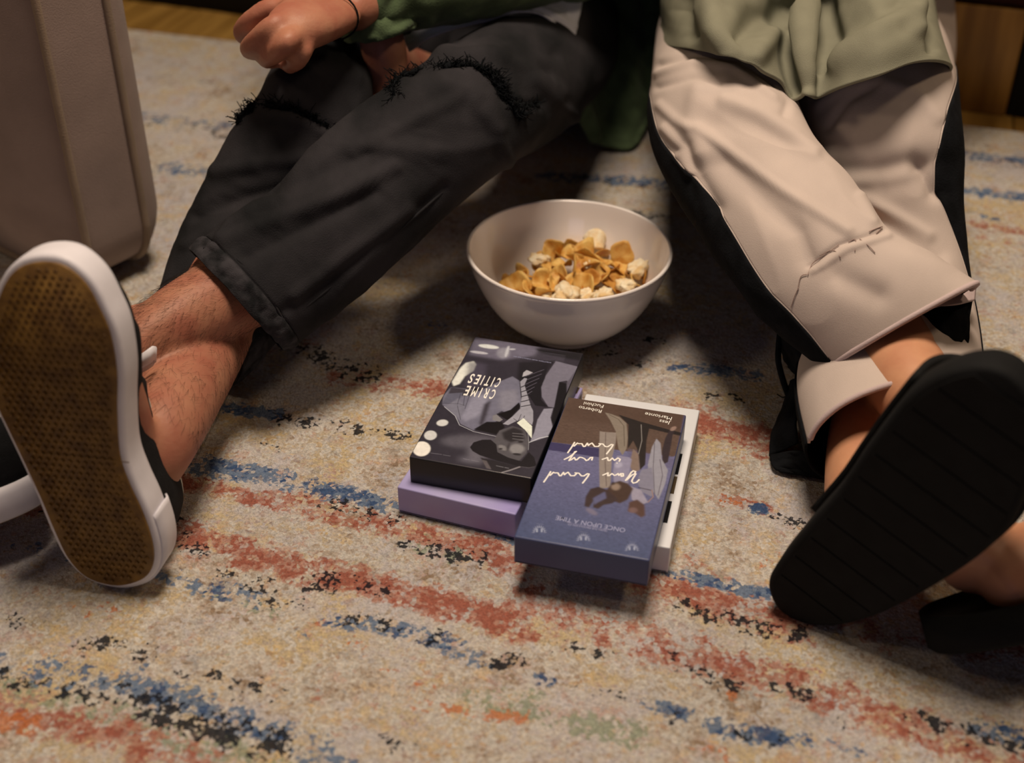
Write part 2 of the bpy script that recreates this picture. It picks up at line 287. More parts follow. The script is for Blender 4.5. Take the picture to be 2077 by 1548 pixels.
    def noise(scale, detail=3, vec=mp.outputs[0], dim='3D', off=0., rough=.6):
        n = N('ShaderNodeTexNoise'); n.inputs['Scale'].default_value = scale; n.inputs['Detail'].default_value = detail; n.inputs['Roughness'].default_value = rough
        if off:
            a = N('ShaderNodeVectorMath'); a.operation = 'ADD'; a.inputs[1].default_value = (off, off*.7, off*1.3); lk(vec, a.inputs[0]); lk(a.outputs[0], n.inputs['Vector'])
        else: lk(vec, n.inputs['Vector'])
        return n.outputs[0]
    def math_(op, a, b2=None, clamp=False):
        n = N('ShaderNodeMath'); n.operation = op; n.use_clamp = clamp
        for i, x in enumerate((a, b2)):
            if x is None: continue
            if isinstance(x, (int, float)): n.inputs[i].default_value = x
            else: lk(x, n.inputs[i])
        return n.outputs[0]
    def ramp(f, stops):
        r = N('ShaderNodeValToRGB'); e = r.color_ramp.elements
        while len(e) < len(stops): e.new(.5)
        for q, (p, c) in zip(e, stops): q.position = p; q.color = (*c, 1)
        lk(f, r.inputs[0]); return r.outputs[0]
    def mix(f, a, b2):
        n = N('ShaderNodeMix'); n.data_type = 'RGBA'; lk(f, n.inputs[0])
        for i, x in ((6, a), (7, b2)):
            if isinstance(x, tuple): n.inputs[i].default_value = (*x, 1)
            else: lk(x, n.inputs[i])
        return n.outputs[2]
    fine = noise(420, 2, off=1.7, rough=.8); mid = noise(75, 3, off=5.2, rough=.65)
    vo = N('ShaderNodeTexVoronoi'); vo.inputs['Scale'].default_value = 290; vo.inputs['Randomness'].default_value = .9; lk(mp.outputs[0], vo.inputs['Vector'])
    vs = N('ShaderNodeSeparateColor'); lk(vo.outputs['Color'], vs.inputs[0]); r1, r2, r3 = vs.outputs          # one random pick per tuft
    wob = lambda sc_, o_, amp: math_('MULTIPLY', math_('SUBTRACT', noise(sc_, 3, off=o_, rough=.6), .5), amp)
    jit = math_('MULTIPLY', math_('SUBTRACT', r1, .5), .16)
    bs = ramp(math_('ADD', noise(13, 6, rough=.75), jit), [(.30, seen(146, 116, 92)), (.40, seen(182, 158, 138)), (.48, seen(202, 184, 168)), (.55, seen(184, 156, 126)), (.62, seen(202, 170, 126)), (.70, seen(176, 146, 126)), (.78, seen(204, 188, 174))])
    c = mix(ramp(math_('ADD', noise(9, 5, off=3.1, rough=.75), jit), [(.48, (0, 0, 0)), (.60, (.8, .8, .8))]), bs, seen(188, 170, 164))
    c = mix(ramp(math_('ADD', noise(34, 4, off=21., rough=.7), jit), [(.58, (0, 0, 0)), (.68, (.45, .45, .45))]), c, seen(182, 126, 100))
    c = mix(ramp(math_('ADD', noise(30, 4, off=31., rough=.7), jit), [(.58, (0, 0, 0)), (.70, (.5, .5, .5))]), c, seen(138, 126, 116))
    c = mix(ramp(math_('ADD', noise(48, 4, off=41., rough=.7), jit), [(.58, (0, 0, 0)), (.68, (.5, .5, .5))]), c, seen(204, 160, 104)); c = mix(ramp(math_('ADD', noise(70, 3, off=51., rough=.7), jit), [(.62, (0, 0, 0)), (.70, (.45, .45, .45))]), c, seen(150, 104, 78))
    at1 = N('ShaderNodeVertexColor'); at1.layer_name = 'flecks_a'; s1_ = N('ShaderNodeSeparateColor'); lk(at1.outputs[0], s1_.inputs[0])
    at2 = N('ShaderNodeVertexColor'); at2.layer_name = 'flecks_b'; s2_ = N('ShaderNodeSeparateColor'); lk(at2.outputs[0], s2_.inputs[0])
    def layer(colr, mask, clus, rnd, colA, thr, hard=4., al=.9):
        # chance of a coloured tuft: density of the band times the clusters of the weave
        p = math_('ADD', math_('MULTIPLY', math_('SUBTRACT', mask, thr), 2.2), clus)
        f = math_('MULTIPLY', math_('SUBTRACT', p, math_('MULTIPLY', rnd, 1.05)), hard, True); gate = math_('MULTIPLY', mask, 9., True)
        return mix(math_('MULTIPLY', math_('MULTIPLY', f, gate), al), colr, colA)
    k1 = math_('ADD', wob(42, 2.2, 3.4), wob(120, 4.4, 1.6)); k2 = math_('ADD', wob(55, 7.7, 3.6), wob(130, 3.3, 1.8)); k3 = math_('ADD', wob(68, 12.3, 4.4), wob(210, 6.1, 2.4)); k4 = math_('ADD', wob(38, 15.1, 3.4), wob(110, 9.1, 1.6))
    c = layer(c, s2_.outputs[0], k4, r2, seen(136, 136, 108), .22, 3., .75)
    c = layer(c, s1_.outputs[0], k1, r1, seen(172, 110, 88), .22, 2.2, .8)
    c = layer(c, s1_.outputs[0], k1, r3, seen(152, 80, 62), .40, 2.6, .85)
    c = layer(c, s2_.outputs[1], k2, r3, seen(190, 106, 60), .22, 3., .8)
    c = layer(c, s1_.outputs[1], k2, r2, seen(94, 108, 128), .28, 3., .88)
    c = layer(c, s1_.outputs[1], k4, r1, seen(54, 72, 104), .48, 3., .85)
    c = layer(c, s1_.outputs[2], k3, r3, seen(33, 32, 36), .22, 5., .94)
    sp2 = ramp(fine, [(.30, (.58, .56, .54)), (.5, (.88, .87, .86)), (.72, (1.2, 1.15, 1.08))])
    mu = N('ShaderNodeMix'); mu.data_type = 'RGBA'; mu.blend_type = 'MULTIPLY'; mu.inputs[0].default_value = .8; lk(c, mu.inputs[6]); lk(sp2, mu.inputs[7])
    lk(mu.outputs[2], b_.inputs['Base Color'])
    bp = N('ShaderNodeBump'); bp.inputs['Strength'].default_value = .9; bp.inputs['Distance'].default_value = .0025; lk(math_('ADD', fine, math_('MULTIPLY', mid, .6)), bp.inputs['Height']); lk(bp.outputs[0], b_.inputs['Normal'])
    o.data.materials.append(m)
    # woven backing and border
    c4 = [e0+s*d+t*b for s, t in ((s0, t0), (s1, t0), (s1, t1), (s0, t1))]
    VV = [(*p[:2], z) for z in (-.0140, -.0045) for p in c4]
    mesh('backing', VV, [(3, 2, 1, 0), (4, 5, 6, 7), (0, 1, 5, 4), (1, 2, 6, 5), (2, 3, 7, 6), (3, 0, 4, 7)], mat('rug_backing', seen(190, 172, 158), .95, .5, 300), root, False)
rug()

# ------------------------------------------------------------------ printed sleeves
PXM = 5000                                                         # print resolution: dots per metre
class Print:
    def __init__(s, o, yaw, w, l, col):
        s.o = np.array(o, float); s.a = np.array([math.cos(yaw), math.sin(yaw), 0]); s.b = np.array([-math.sin(yaw), math.cos(yaw), 0])
        s.w, s.l = w, l; s.nx, s.ny = int(w*PXM), int(l*PXM); s.im = np.ones((s.ny, s.nx, 3))*np.array(seen(*col)); s.fr = (0, 0, 1.)
        s.X, s.Y = np.meshgrid(np.arange(s.nx)+.5, np.arange(s.ny)+.5)
    def frame(s, x, y, k): s.fr = (x, y, k); return s
    def loc(s, pts):
        out = []
        for p in pts:
            X = P(s.fr[0]+p[0]*s.fr[2], s.fr[1]+p[1]*s.fr[2], s.o[2])-s.o; out.append((X@s.a*PXM, X@s.b*PXM))
        return np.array(out)
    def blend(s, mask, col, al=1.):
        mask = mask[..., None]*al; s.im = s.im*(1-mask)+np.array(seen(*col))*mask
    def blur(s, m, r):
        if r < .4: return m
        k = np.exp(-np.arange(-int(3*r)-1, int(3*r)+2)**2/(2*r*r)); k /= k.sum()
        m = np.apply_along_axis(lambda q: np.convolve(q, k, 'same'), 0, m); return np.apply_along_axis(lambda q: np.convolve(q, k, 'same'), 1, m)
    def poly(s, pts, col, soft=.8, al=1.):
        q = s.loc(pts); ins = np.zeros((s.ny, s.nx), bool)
        for (x0, y0), (x1, y1) in zip(q, np.roll(q, -1, 0)):
            if y0 == y1: continue
            ins ^= ((s.Y > y0) != (s.Y > y1)) & (s.X < (x1-x0)*(s.Y-y0)/(y1-y0)+x0)
        s.blend(s.blur(ins.astype(float), soft), col, al)
    def ell(s, c, rx, ry, col, soft=1., al=1., rot=0):
        t = np.linspace(0, 2*math.pi, 28, endpoint=False); ca, sa = math.cos(rot), math.sin(rot)
        s.poly([(c[0]+rx*math.cos(x)*ca-ry*math.sin(x)*sa, c[1]+rx*math.cos(x)*sa+ry*math.sin(x)*ca) for x in t], col, soft, al)
    def line(s, pts, wmm, col, soft=.6, al=1., cap=1.):
        q = s.loc(pts); g = np.stack([s.X.ravel(), s.Y.ravel()], 1); r = wmm*PXM/2000
        d = polydist(g, q).reshape(s.ny, s.nx); s.blend(np.clip((r-d)/soft+.5, 0, 1), col, al)
    def soften(s, r, amp):
        s.im = np.stack([s.blur(np.pad(s.im[..., k], 8, 'edge'), r)[8:-8, 8:-8] for k in range(3)], -1)
        n = s.blur(rng.normal(0, 1, (s.ny, s.nx)), 5); s.im *= np.clip(1+amp*n/n.std(), .5, 1.6)[..., None]
    def grain(s, amp, sx=1, sy=1):
        n = rng.normal(0, 1, (s.ny//sy+1, s.nx//sx+1)); n = np.repeat(np.repeat(n, sy, 0), sx, 1)[:s.ny, :s.nx]
        s.im *= np.clip(1+amp*n, .3, 2)[..., None]
    def material(s, name, rough):
        im = bpy.data.images.new(name, s.nx, s.ny, float_buffer=True); im.colorspace_settings.name = 'Non-Color'
        buf = np.ones((s.ny, s.nx, 4), np.float32); buf[..., :3] = np.clip(s.im, 0, 1); im.pixels.foreach_set(buf.ravel())
        m = bpy.data.materials.new(name); m.use_nodes = True; t = m.node_tree.nodes.new('ShaderNodeTexImage'); t.image = im; t.extension = 'EXTEND'
        b = m.node_tree.nodes['Principled BSDF']; b.inputs['Roughness'].default_value = rough; b.inputs['Specular IOR Level'].default_value = .4
        m.node_tree.links.new(t.outputs[0], b.inputs['Base Color']); return m
def sleeve(name, label, pos, yaw, zt, side, cover=None, L=.19, Wd=.105, T=.027, group='video tape boxes piled on the rug'):
    root = empty(name, label, 'video box', group, None, (pos[0], pos[1], zt-T)); root.rotation_euler = (0, 0, yaw)
    bm = bmesh.new(); bmesh.ops.create_cube(bm, size=1); bmesh.ops.scale(bm, vec=(Wd, L, T), verts=bm.verts); bmesh.ops.translate(bm, vec=(Wd/2, L/2, T/2), verts=bm.verts)
    bmesh.ops.bevel(bm, geom=bm.edges[:], offset=.0014, segments=3, affect='EDGES', profile=.6)
    uv = bm.loops.layers.uv.new('uv')
    for f in bm.faces:
        if f.normal.z > .75 and cover: f.material_index = 1
        for l in f.loops: l[uv].uv = (l.vert.co.x/Wd, l.vert.co.y/L)
    me = bpy.data.meshes.new('card_sleeve'); bm.to_mesh(me); bm.free(); me.materials.append(side)
    if cover: me.materials.append(cover)
    o = bpy.data.objects.new('card_sleeve', me); C.objects.link(o); o.parent = root
    me.polygons.foreach_set('use_smooth', [True]*len(me.polygons))
    try: me.set_sharp_from_angle(angle=math.radians(40))
    except Exception: pass
    # the black cassette's edge inside the open bottom flap seam
    fl_ = mesh('flap_seam', [(Wd*.012, -.00015, .0012), (Wd*.988, -.00015, .0012), (Wd*.988, -.00015, .0019), (Wd*.012, -.00015, .0019)], [(0, 1, 2, 3)], M['ink_black'], root, False)
    return root
def letters(root, pr, text, p_start, p_end, hpx_frac, m, name='lettering', track=1., sx=None):
    """flat printed words; start/end pixels (in pr's frame) give the baseline as the far-side reader sees it"""
    cu = bpy.data.curves.new(name, 'FONT'); cu.body = text; cu.size = 1; cu.space_character = track; cu.resolution_u = 3; cu.offset = .01 if name == 'title_lettering' else .004
    tmp = bpy.data.objects.new('t', cu); C.objects.link(tmp); me = bpy.data.meshes.new_from_object(tmp.evaluated_get(bpy.context.evaluated_depsgraph_get())); bpy.data.objects.remove(tmp); bpy.data.curves.remove(cu)
    v = np.empty(len(me.vertices)*3); me.vertices.foreach_get('co', v); v = v.reshape(-1, 3)
    q = pr.loc([p_start, p_end])/PXM; d = q[1]-q[0]; wl = np.linalg.norm(d); d /= wl; n = np.array([-d[1], d[0]])
    x = (v[:, 0]-v[:, 0].min())/(v[:, 0].max()-v[:, 0].min())*wl; y = (v[:, 1]-max(0, v[:, 1].min()))/.73*hpx_frac
    out = np.zeros((len(v), 3)); out[:, :2] = q[0]+np.outer(x, d)+np.outer(y, n); out[:, 2] = pr.T+.00012
    me.vertices.foreach_set('co', out.ravel()); me.name = name; me.materials.clear(); me.materials.append(m); me.update()
    o = bpy.data.objects.new(name, me); C.objects.link(o); o.parent = root; return o

def condensed(root, pr, text, p_start, p_end, h, m, name='title_lettering'):
    q = pr.loc([p_start, p_end])/PXM; d = q[1]-q[0]; wl = np.linalg.norm(d); d /= wl; n = np.array([-d[1], d[0]])
    wd = [.62 if ch == 'I' else 1.15 if ch == 'M' else 1. for ch in text]; tot = sum(wd); acc = 0; parts = []
    for k, ch in enumerate(text):
        cu = bpy.data.curves.new('t', 'FONT'); cu.body = ch; cu.size = 1; cu.resolution_u = 4; cu.offset = .018
        tmp = bpy.data.objects.new('t', cu); C.objects.link(tmp); me = bpy.data.meshes.new_from_object(tmp.evaluated_get(bpy.context.evaluated_depsgraph_get())); bpy.data.objects.remove(tmp); bpy.data.curves.remove(cu)
        v = np.array([x.co[:] for x in me.vertices]); lo, hi = v[:, 0].min(), v[:, 0].max(); gw = (.17 if ch == 'I' else .62*wd[k])/tot*wl
        x = (acc+wd[k]/2)/tot*wl+gw*((v[:, 0]-lo)/(hi-lo)-.5); acc += wd[k]; y = (v[:, 1]-v[:, 1].min())/(v[:, 1].max()-v[:, 1].min())*h
        o = np.zeros((len(v), 3)); o[:, :2] = q[0]+np.outer(x, d)+np.outer(y, n); o[:, 2] = pr.T+.00012; parts.append((o, [tuple(p.vertices) for p in me.polygons])); bpy.data.meshes.remove(me)
    return mesh(name, *joined(parts), m, root, False)

# crime film box (frame: its own close-up of the photograph)
cp_ = (-.0850, .8407); cyaw = -.2665
pr = Print((*cp_, .054), cyaw, .105, .19, (52, 45, 52)); pr.T = .027; pr.frame(820, 680, .21965)
pr.poly([(640, 40), (1000, 60), (1250, 110), (1200, 190), (900, 230), (600, 180)], (104, 94, 106), 9)
pr.poly([(1060, 250), (1400, 230), (1300, 360), (1150, 420), (1040, 420)], (34, 29, 33), 6)
pr.poly([(1200, 120), (1660, 170), (1640, 240), (1300, 180)], (30, 26, 28), 6)
pr.ell((780, 105), 95, 18, (220, 210, 205), 3, .95, .12); pr.ell((690, 160), 85, 12, (190, 178, 180), 2, .9, .13)
pr.ell((915, 165), 60, 50, (150, 140, 146), 6, .8); pr.ell((950, 150), 14, 55, (205, 195, 195), 3, .8, .3); pr.ell((1000, 130), 30, 8, (200, 190, 190), 2, .7)
for y in range(6): pr.line([(1010+6*y, 118+13*y), (1490-4*y, 190+13*y)], .28, (138, 126, 140), .6, .55)
pr.poly([(520, 300), (570, 255), (640, 240), (665, 270), (640, 330), (560, 380), (510, 450), (455, 470), (440, 430)], (226, 214, 200), 3)
pr.poly([(590, 240), (760, 270), (730, 480), (560, 480)], (78, 68, 80), 10, .7)
# suit of the man, upside down on the cover
pr.poly([(430, 480), (620, 500), (690, 520), (850, 440), (1000, 380), (1060, 420), (1085, 520), (1080, 640), (1000, 740), (900, 700), (830, 740), (850, 800), (720, 850), (640, 880), (520, 820), (470, 740), (390, 680), (350, 640), (360, 560)], (112, 104, 116), 2)
pr.poly([(430, 480), (640, 510), (620, 560), (400, 560)], (64, 56, 62), 3); pr.poly([(400, 540), (540, 530), (500, 640), (350, 630)], (96, 90, 102), 2)
pr.poly([(640, 560), (790, 540), (700, 740), (560, 800), (520, 760)], (146, 136, 148), 8, .8); pr.poly([(740, 640), (800, 600), (760, 740), (720, 840), (690, 820)], (58, 50, 56), 6)
pr.poly([(880, 520), (1040, 500), (1060, 620), (960, 700), (880, 680)], (134, 124, 132), 9, .8); pr.poly([(380, 660), (470, 740), (520, 770), (560, 660), (500, 580)], (120, 112, 122), 3)
for a in ((520, 540, 490, 640), (560, 545, 545, 650), (600, 560, 560, 680), (490, 650, 520, 780)): pr.line([a[:2], a[2:]], .5, (52, 46, 54), 1.5, .8)
pr.line([(340, 630), (500, 632), (560, 650)], .35, (54, 47, 54), 1); pr.line([(370, 660), (470, 745), (510, 830), (640, 890), (850, 935)], .5, (190, 180, 182), .8)
pr.poly([(860, 730), (980, 690), (1060, 620), (1075, 660), (1040, 700), (960, 790)], (22, 18, 20), 1.5); pr.poly([(640, 870), (760, 800), (900, 800), (930, 850), (850, 920)], (24, 20, 22), 2)
pr.poly([(815, 745), (850, 730), (910, 780), (880, 800), (815, 785)], (128, 118, 118), 1)
pr.poly([(1085, 350), (1120, 320), (1190, 340), (1250, 300), (1330, 250), (1300, 390), (1290, 480), (1280, 540), (1260, 590), (1330, 665), (1210, 650), (1150, 560), (1080, 600), (1065, 450)], (30, 26, 30), 1)
for y in range(6): pr.line([(1120-4*y, 380+38*y), (1290-22*y, 318+40*y)], .45, (112, 100, 112), 1, .9)
pr.poly([(1100, 345), (1130, 322), (1188, 345), (1150, 365), (1090, 385)], (172, 160, 162), 1)
pr.poly([(1070, 430), (1110, 395), (1135, 400), (1110, 460), (1140, 560), (1170, 660), (1190, 700), (1190, 790), (1180, 830), (1100, 770), (1020, 800), (960, 830), (910, 820), (1000, 750), (1070, 680), (1085, 560)], (152, 142, 148), 1)
for y in range(5): pr.line([(1080, 480+45*y), (1150+6*y, 450+48*y)], 1.1, (40, 35, 40), .8)
for a in ((1010, 770, 1080, 730), (1040, 790, 1110, 745)): pr.line([a[:2], (a[0]+40, a[1]+30), a[2:]], .5, (50, 44, 48), .8)
pr.poly([(1040, 810), (1100, 765), (1180, 840), (1178, 955), (1120, 880)], (226, 218, 198), .8)
pr.poly([(1400, 240), (1600, 290), (1560, 470), (1500, 420), (1440, 430), (1390, 670), (1330, 660), (1270, 570), (1265, 480), (1310, 370)], (116, 106, 116), 1.5)
pr.poly([(1430, 430), (1510, 450), (1510, 540), (1380, 830), (1355, 790), (1380, 680)], (26, 22, 25), 1.5); pr.poly([(1290, 680), (1375, 675), (1350, 760), (1370, 850), (1320, 940), (1160, 990), (1200, 900), (1230, 780)], (142, 132, 142), 1.5)
pr.line([(1150, 992), (1250, 950), (1330, 935)], .7, (208, 198, 196), .8); pr.poly([(1500, 440), (1600, 300), (1640, 240), (1500, 560)], (92, 82, 92), 2)
# head and hat
pr.ell((600, 980), 260, 60, (112, 102, 108), 14, .55); pr.ell((670, 1090), 90, 100, (120, 110, 116), 14, .6)
pr.poly([(830, 960), (880, 880), (1000, 840), (1110, 870), (1150, 980), (1130, 1090), (1060, 1160), (920, 1140), (860, 1080), (810, 1000)], (84, 76, 78), 2)
pr.poly([(900, 900), (1010, 850), (1090, 880), (1110, 960), (980, 990), (920, 960)], (44, 38, 40), 5)
for y in range(3): pr.line([(1000, 905+26*y), (1100, 915+26*y)], .6, (128, 118, 118), 2, .8)
pr.ell((910, 1040), 45, 22, (128, 118, 116), 3, .9, .4); pr.ell((1040, 1050), 70, 45, (138, 128, 126), 5, .9); pr.ell((890, 1050), 18, 7, (34, 29, 32), 2); pr.ell((1040, 1100), 40, 10, (44, 38, 40), 2, 1, .1); pr.ell((960, 1030), 12, 40, (58, 50, 52), 4, .9, .3); pr.ell((1075, 985), 25, 8, (40, 34, 36), 2)
pr.poly([(606, 1035), (640, 990), (720, 965), (800, 965), (850, 1010), (860, 1080), (960, 1130), (1080, 1165), (1150, 1080), (1200, 1130), (1220, 1200), (1180, 1225), (1060, 1215), (860, 1160), (700, 1110), (630, 1070)], (30, 25, 28), 1)
pr.line([(1140, 880), (1150, 990), (1145, 1060)], .4, (170, 160, 160), .8, .8); pr.line([(1080, 1215), (1150, 1225), (1200, 1215)], .3, (120, 110, 112), .8, .8)
pr.poly([(700, 1130), (860, 1165), (1060, 1215), (1070, 1235), (900, 1275), (790, 1240)], (40, 34, 37), 2); pr.poly([(715, 1150), (760, 1160), (805, 1240), (760, 1230)], (92, 80, 80), 1.5); pr.line([(905, 1268), (985, 1245), (1065, 1217)], 1.6, (132, 120, 120), 1.5)
for (x, y), a, b in (((160, 1050), 82, 68), ((242, 925), 58, 44), ((352, 810), 54, 30)): pr.ell((x, y), a, b, (236, 222, 214) if a > 60 else (206, 194, 186), 2, 1, -.1)
pr.poly([(500, 1120), (640, 1140), (640, 1180), (520, 1170)], (120, 110, 118), 12, .5)
pr.line([(245, 1088), (345, 1102)], .45, (128, 118, 124), .8, .8); pr.line([(358, 1105), (425, 1116)], .45, (128, 118, 124), .8, .8); pr.line([(545, 1140), (605, 1152)], .45, (134, 124, 128), .8, .8); pr.line([(618, 1154), (690, 1168)], .45, (134, 124, 128), .8, .8); pr.line([(850, 1206), (915, 1220)], .45, (150, 140, 142), .8, .8); pr.line([(928, 1222), (965, 1230)], .45, (150, 140, 142), .8, .8)
pr.soften(.8, .03)
pr.grain(.05)
crime = sleeve('video_box', 'video box with black and white detective cover titled CRIME CITIES', cp_, cyaw, .054, M['vhs_black'], pr.material('crime_cover_print', .32))
condensed(crime, pr, 'CRIME', (868, 508), (572, 465), .0150, M['ink_white'])
condensed(crime, pr, 'CITIES', (915, 402), (612, 354), .0150, M['ink_white'])
letters(crime, pr, 'WRITTEN AND DIRECTED BY', (1360, 252), (1010, 192), .0016, M['ink_soft'], 'credit_lettering')

# romance film box
bp_ = (.0021, .7433); byaw = -.252
pr = Print((*bp_, .054), byaw, .105, .19, (94, 92, 122)); pr.T = .027; pr.frame(1040, 780, .27137)
g = np.clip((pr.Y/pr.ny-.02)/.5, 0, 1)[..., None]; pr.im = np.array(seen(72, 76, 104))*(1-g)+np.array(seen(104, 97, 124))*g
pr.poly([(-50, 560), (420, 80), (1340, 215), (1330, 480), (1200, 540), (280, 430)], (92, 70, 60), 1.5); pr.grain(.10, 9, 2)
pr.poly([(400, 90), (1340, 220), (1300, 360), (380, 260)], (80, 58, 48), 14, .6)
pr.poly([(275, 430), (660, 480), (650, 545), (240, 485)], (62, 54, 84), 1.2); pr.poly([(860, 480), (1260, 560), (1230, 640), (880, 560)], (98, 86, 108), 4, .5)
pr.poly([(1280, 225), (1310, 228), (1290, 390), (1140, 1060), (1040, 1310), (1010, 1300), (1100, 1050), (1230, 480)], (82, 76, 104), 3, .8)
# the couple, upside down
pr.poly([(650, 350), (690, 355), (775, 360), (770, 430), (740, 560), (730, 770), (650, 780), (645, 560)], (140, 122, 112), 1.2); pr.line([(695, 360), (690, 560), (700, 760)], .7, (104, 86, 80), 1.5)
pr.poly([(690, 210), (740, 222), (800, 245), (850, 290), (860, 400), (850, 480), (820, 530), (790, 480), (770, 350), (730, 270)], (132, 114, 100), 1.2); pr.line([(720, 225), (790, 260), (830, 310), (835, 460)], .6, (92, 76, 64), 1.2)
pr.poly([(790, 225), (960, 280), (1000, 290), (1140, 330), (1260, 360), (1260, 385), (1150, 360), (1020, 330), (1000, 420), (990, 600), (950, 640), (930, 480), (900, 420), (860, 480), (865, 300)], (44, 36, 34), 1.2)
pr.poly([(900, 480), (940, 520), (950, 640), (900, 660), (870, 600)], (128, 104, 92), 2); pr.line([(960, 300), (965, 420), (940, 520)], .5, (150, 136, 128), 1)
pr.poly([(780, 530), (870, 545), (890, 560), (870, 660), (860, 760), (760, 780), (750, 640)], (140, 128, 146), 2); pr.ell((790, 600), 30, 22, (170, 158, 172), 4, .8)
pr.poly([(1180, 330), (1220, 320), (1195, 380), (1180, 470), (1160, 580), (1120, 600), (1115, 500), (1140, 400)], (56, 44, 46), 1.5); pr.ell((1200, 330), 26, 14, (150, 118, 104), 2, .9, -.5)
pr.poly([(1040, 470), (1075, 405), (1105, 440), (1115, 560), (1160, 640), (1140, 740), (1090, 860), (1050, 800), (1020, 700), (1010, 600)], (146, 136, 142), 1.5)
pr.poly([(960, 640), (1040, 620), (1060, 760), (1040, 840), (960, 800), (930, 720)], (128, 118, 130), 2); pr.line([(1060, 440), (1050, 620), (1060, 820)], .6, (98, 88, 94), 1.2); pr.line([(1100, 560), (1120, 680), (1085, 830)], .6, (96, 84, 92), 1.2); pr.line([(940, 770), (1030, 790)], .9, (70, 58, 66), 1)
pr.poly([(880, 760), (960, 790), (1010, 880), (960, 900), (890, 860)], (150, 136, 148), 2); pr.line([(1040, 790), (1050, 840), (1010, 880)], .8, (150, 116, 104), 1)
pr.poly([(700, 790), (740, 740), (800, 720), (860, 740), (900, 780), (860, 860), (800, 890), (730, 860)], (70, 50, 42), 3); pr.ell((770, 765), 34, 26, (146, 120, 104), 4, .9); pr.ell((750, 740), 16, 12, (60, 44, 38), 3, .8)
pr.poly([(580, 780), (640, 765), (710, 790), (790, 860), (740, 890), (680, 900), (640, 930), (600, 920), (610, 860), (570, 920), (535, 910), (545, 840)], (62, 46, 44), 2.5)
pr.poly([(600, 850), (690, 800), (700, 850), (640, 880), (610, 900)], (98, 94, 124), 3, .8)
pr.poly([(870, 880), (930, 860), (985, 900), (990, 980), (960, 995), (910, 960), (860, 950)], (84, 58, 50), 3); pr.ell((900, 940), 34, 20, (120, 90, 86), 4, .8); pr.ell((590, 950), 50, 18, (122, 108, 122), 4, .8, .5)
pr.soften(1.2, .025)
# handwriting (frame: a closer look at the words)
pr.frame(1060, 880, .12518); ink = (238, 228, 222)
hand_ = [(732, 308), (790, 225), (842, 140), (812, 196), (835, 200), (888, 150), (905, 160), (960, 160), (988, 208), (1010, 206), (1050, 152), (1066, 190), (1090, 168), (1125, 150), (1168, 206), (1226, 206), (1268, 165), (1240, 160), (1300, 165), (1340, 208), (1380, 210), (1440, 172), (1466, 178), (1440, 225), (1362, 325)]
for dx, dy in ((0, 0), (-388, 474)): pr.line([(x+dx, y+dy) for x, y in hand_], 1.4, ink)
pr.line([(678, 415), (740, 385), (800, 345), (870, 285), (850, 290), (800, 360), (752, 435), (790, 420), (838, 385), (858, 425), (880, 420), (925, 380), (960, 385), (1005, 405), (1030, 435), (1060, 425), (1100, 385), (1132, 382), (1122, 425)], 1.4, ink)
pr.line([(1292, 415), (1375, 385), (1388, 435), (1410, 435), (1455, 395), (1488, 432), (1545, 392), (1580, 412), (1566, 445)], 1.4, ink); pr.ell((1530, 475), 9, 9, ink, .6)
pr.line([(1302, 670), (1385, 632), (1380, 680), (1400, 680), (1450, 645), (1485, 675), (1510, 670), (1548, 645), (1560, 675), (1590, 645), (1630, 645), (1632, 685), (1600, 690), (1592, 655)], 1.35, ink)
pr.line([(1670, 755), (1720, 690), (1760, 625), (1795, 600), (1830, 612), (1815, 650), (1770, 670), (1690, 745)], 1.4, ink); pr.line([(1835, 650), (1785, 730), (1768, 770), (1795, 800), (1845, 788), (1888, 745)], 1.35, ink)
# three half-round laurel marks
pr.frame(1040, 1010, .13481); soft = (158, 154, 170)
for cx, cy in ((400, 520), (1064, 642), (1794, 790)):
    for k in range(11):
        t = math.pi*(k+.0)/10; c_, s_ = math.cos(t), math.sin(t); pr.line([(cx+c_*72, cy-s_*70), (cx+c_*104, cy-s_*104)], .55, soft, .6, .85)
    t = np.linspace(0, math.pi, 16); pr.line([(cx+80*math.cos(x), cy-80*math.sin(x)) for x in t], .4, soft, .6, .8)
    for dx in (-36, 36): [pr.ell((cx+dx, cy-30+e_), 15, 13, (176, 172, 186), .8, .95) for e_ in (-12, 14)]; [pr.ell((cx+dx, cy-30+e_), 6, 5, (90, 88, 110), .8, .8) for e_ in (-12, 14)]
    pr.line([(cx-45, cy-132), (cx+60, cy-118)], .35, soft, .8, .4)
pr.line([(820, 372), (1140, 428), (1420, 482)], .9, (128, 118, 142), 1.2, .55)
pr.grain(.02)
blue = sleeve('video_box', 'indigo video box with handwritten white title, nearest the viewer on the pile', bp_, byaw, .054, M['vhs_blue'], pr.material('romance_cover_print', .36))
pr.frame(1040, 780, .27137)
letters(blue, pr, 'Roberto', (668, 192), (498, 160), .0048, M['ink_white'], 'actor_lettering'); letters(blue, pr, 'Fuchini', (682, 155), (535, 130), .0048, M['ink_white'], 'actor_lettering')
letters(blue, pr, 'Jess', (1182, 280), (1100, 262), .0048, M['ink_white'], 'actor_lettering'); letters(blue, pr, 'Marionte', (1192, 245), (992, 208), .0048, M['ink_white'], 'actor_lettering')
letters(blue, pr, 'ONCE UPON A TIME', (845, 1078), (328, 982), .0052, M['ink_soft'], 'tagline_lettering'); letters(blue, pr, 'FROM THE PRODUCERS OF', (706, 1092), (412, 1040), .0017, M['ink_soft'], 'tagline_lettering')
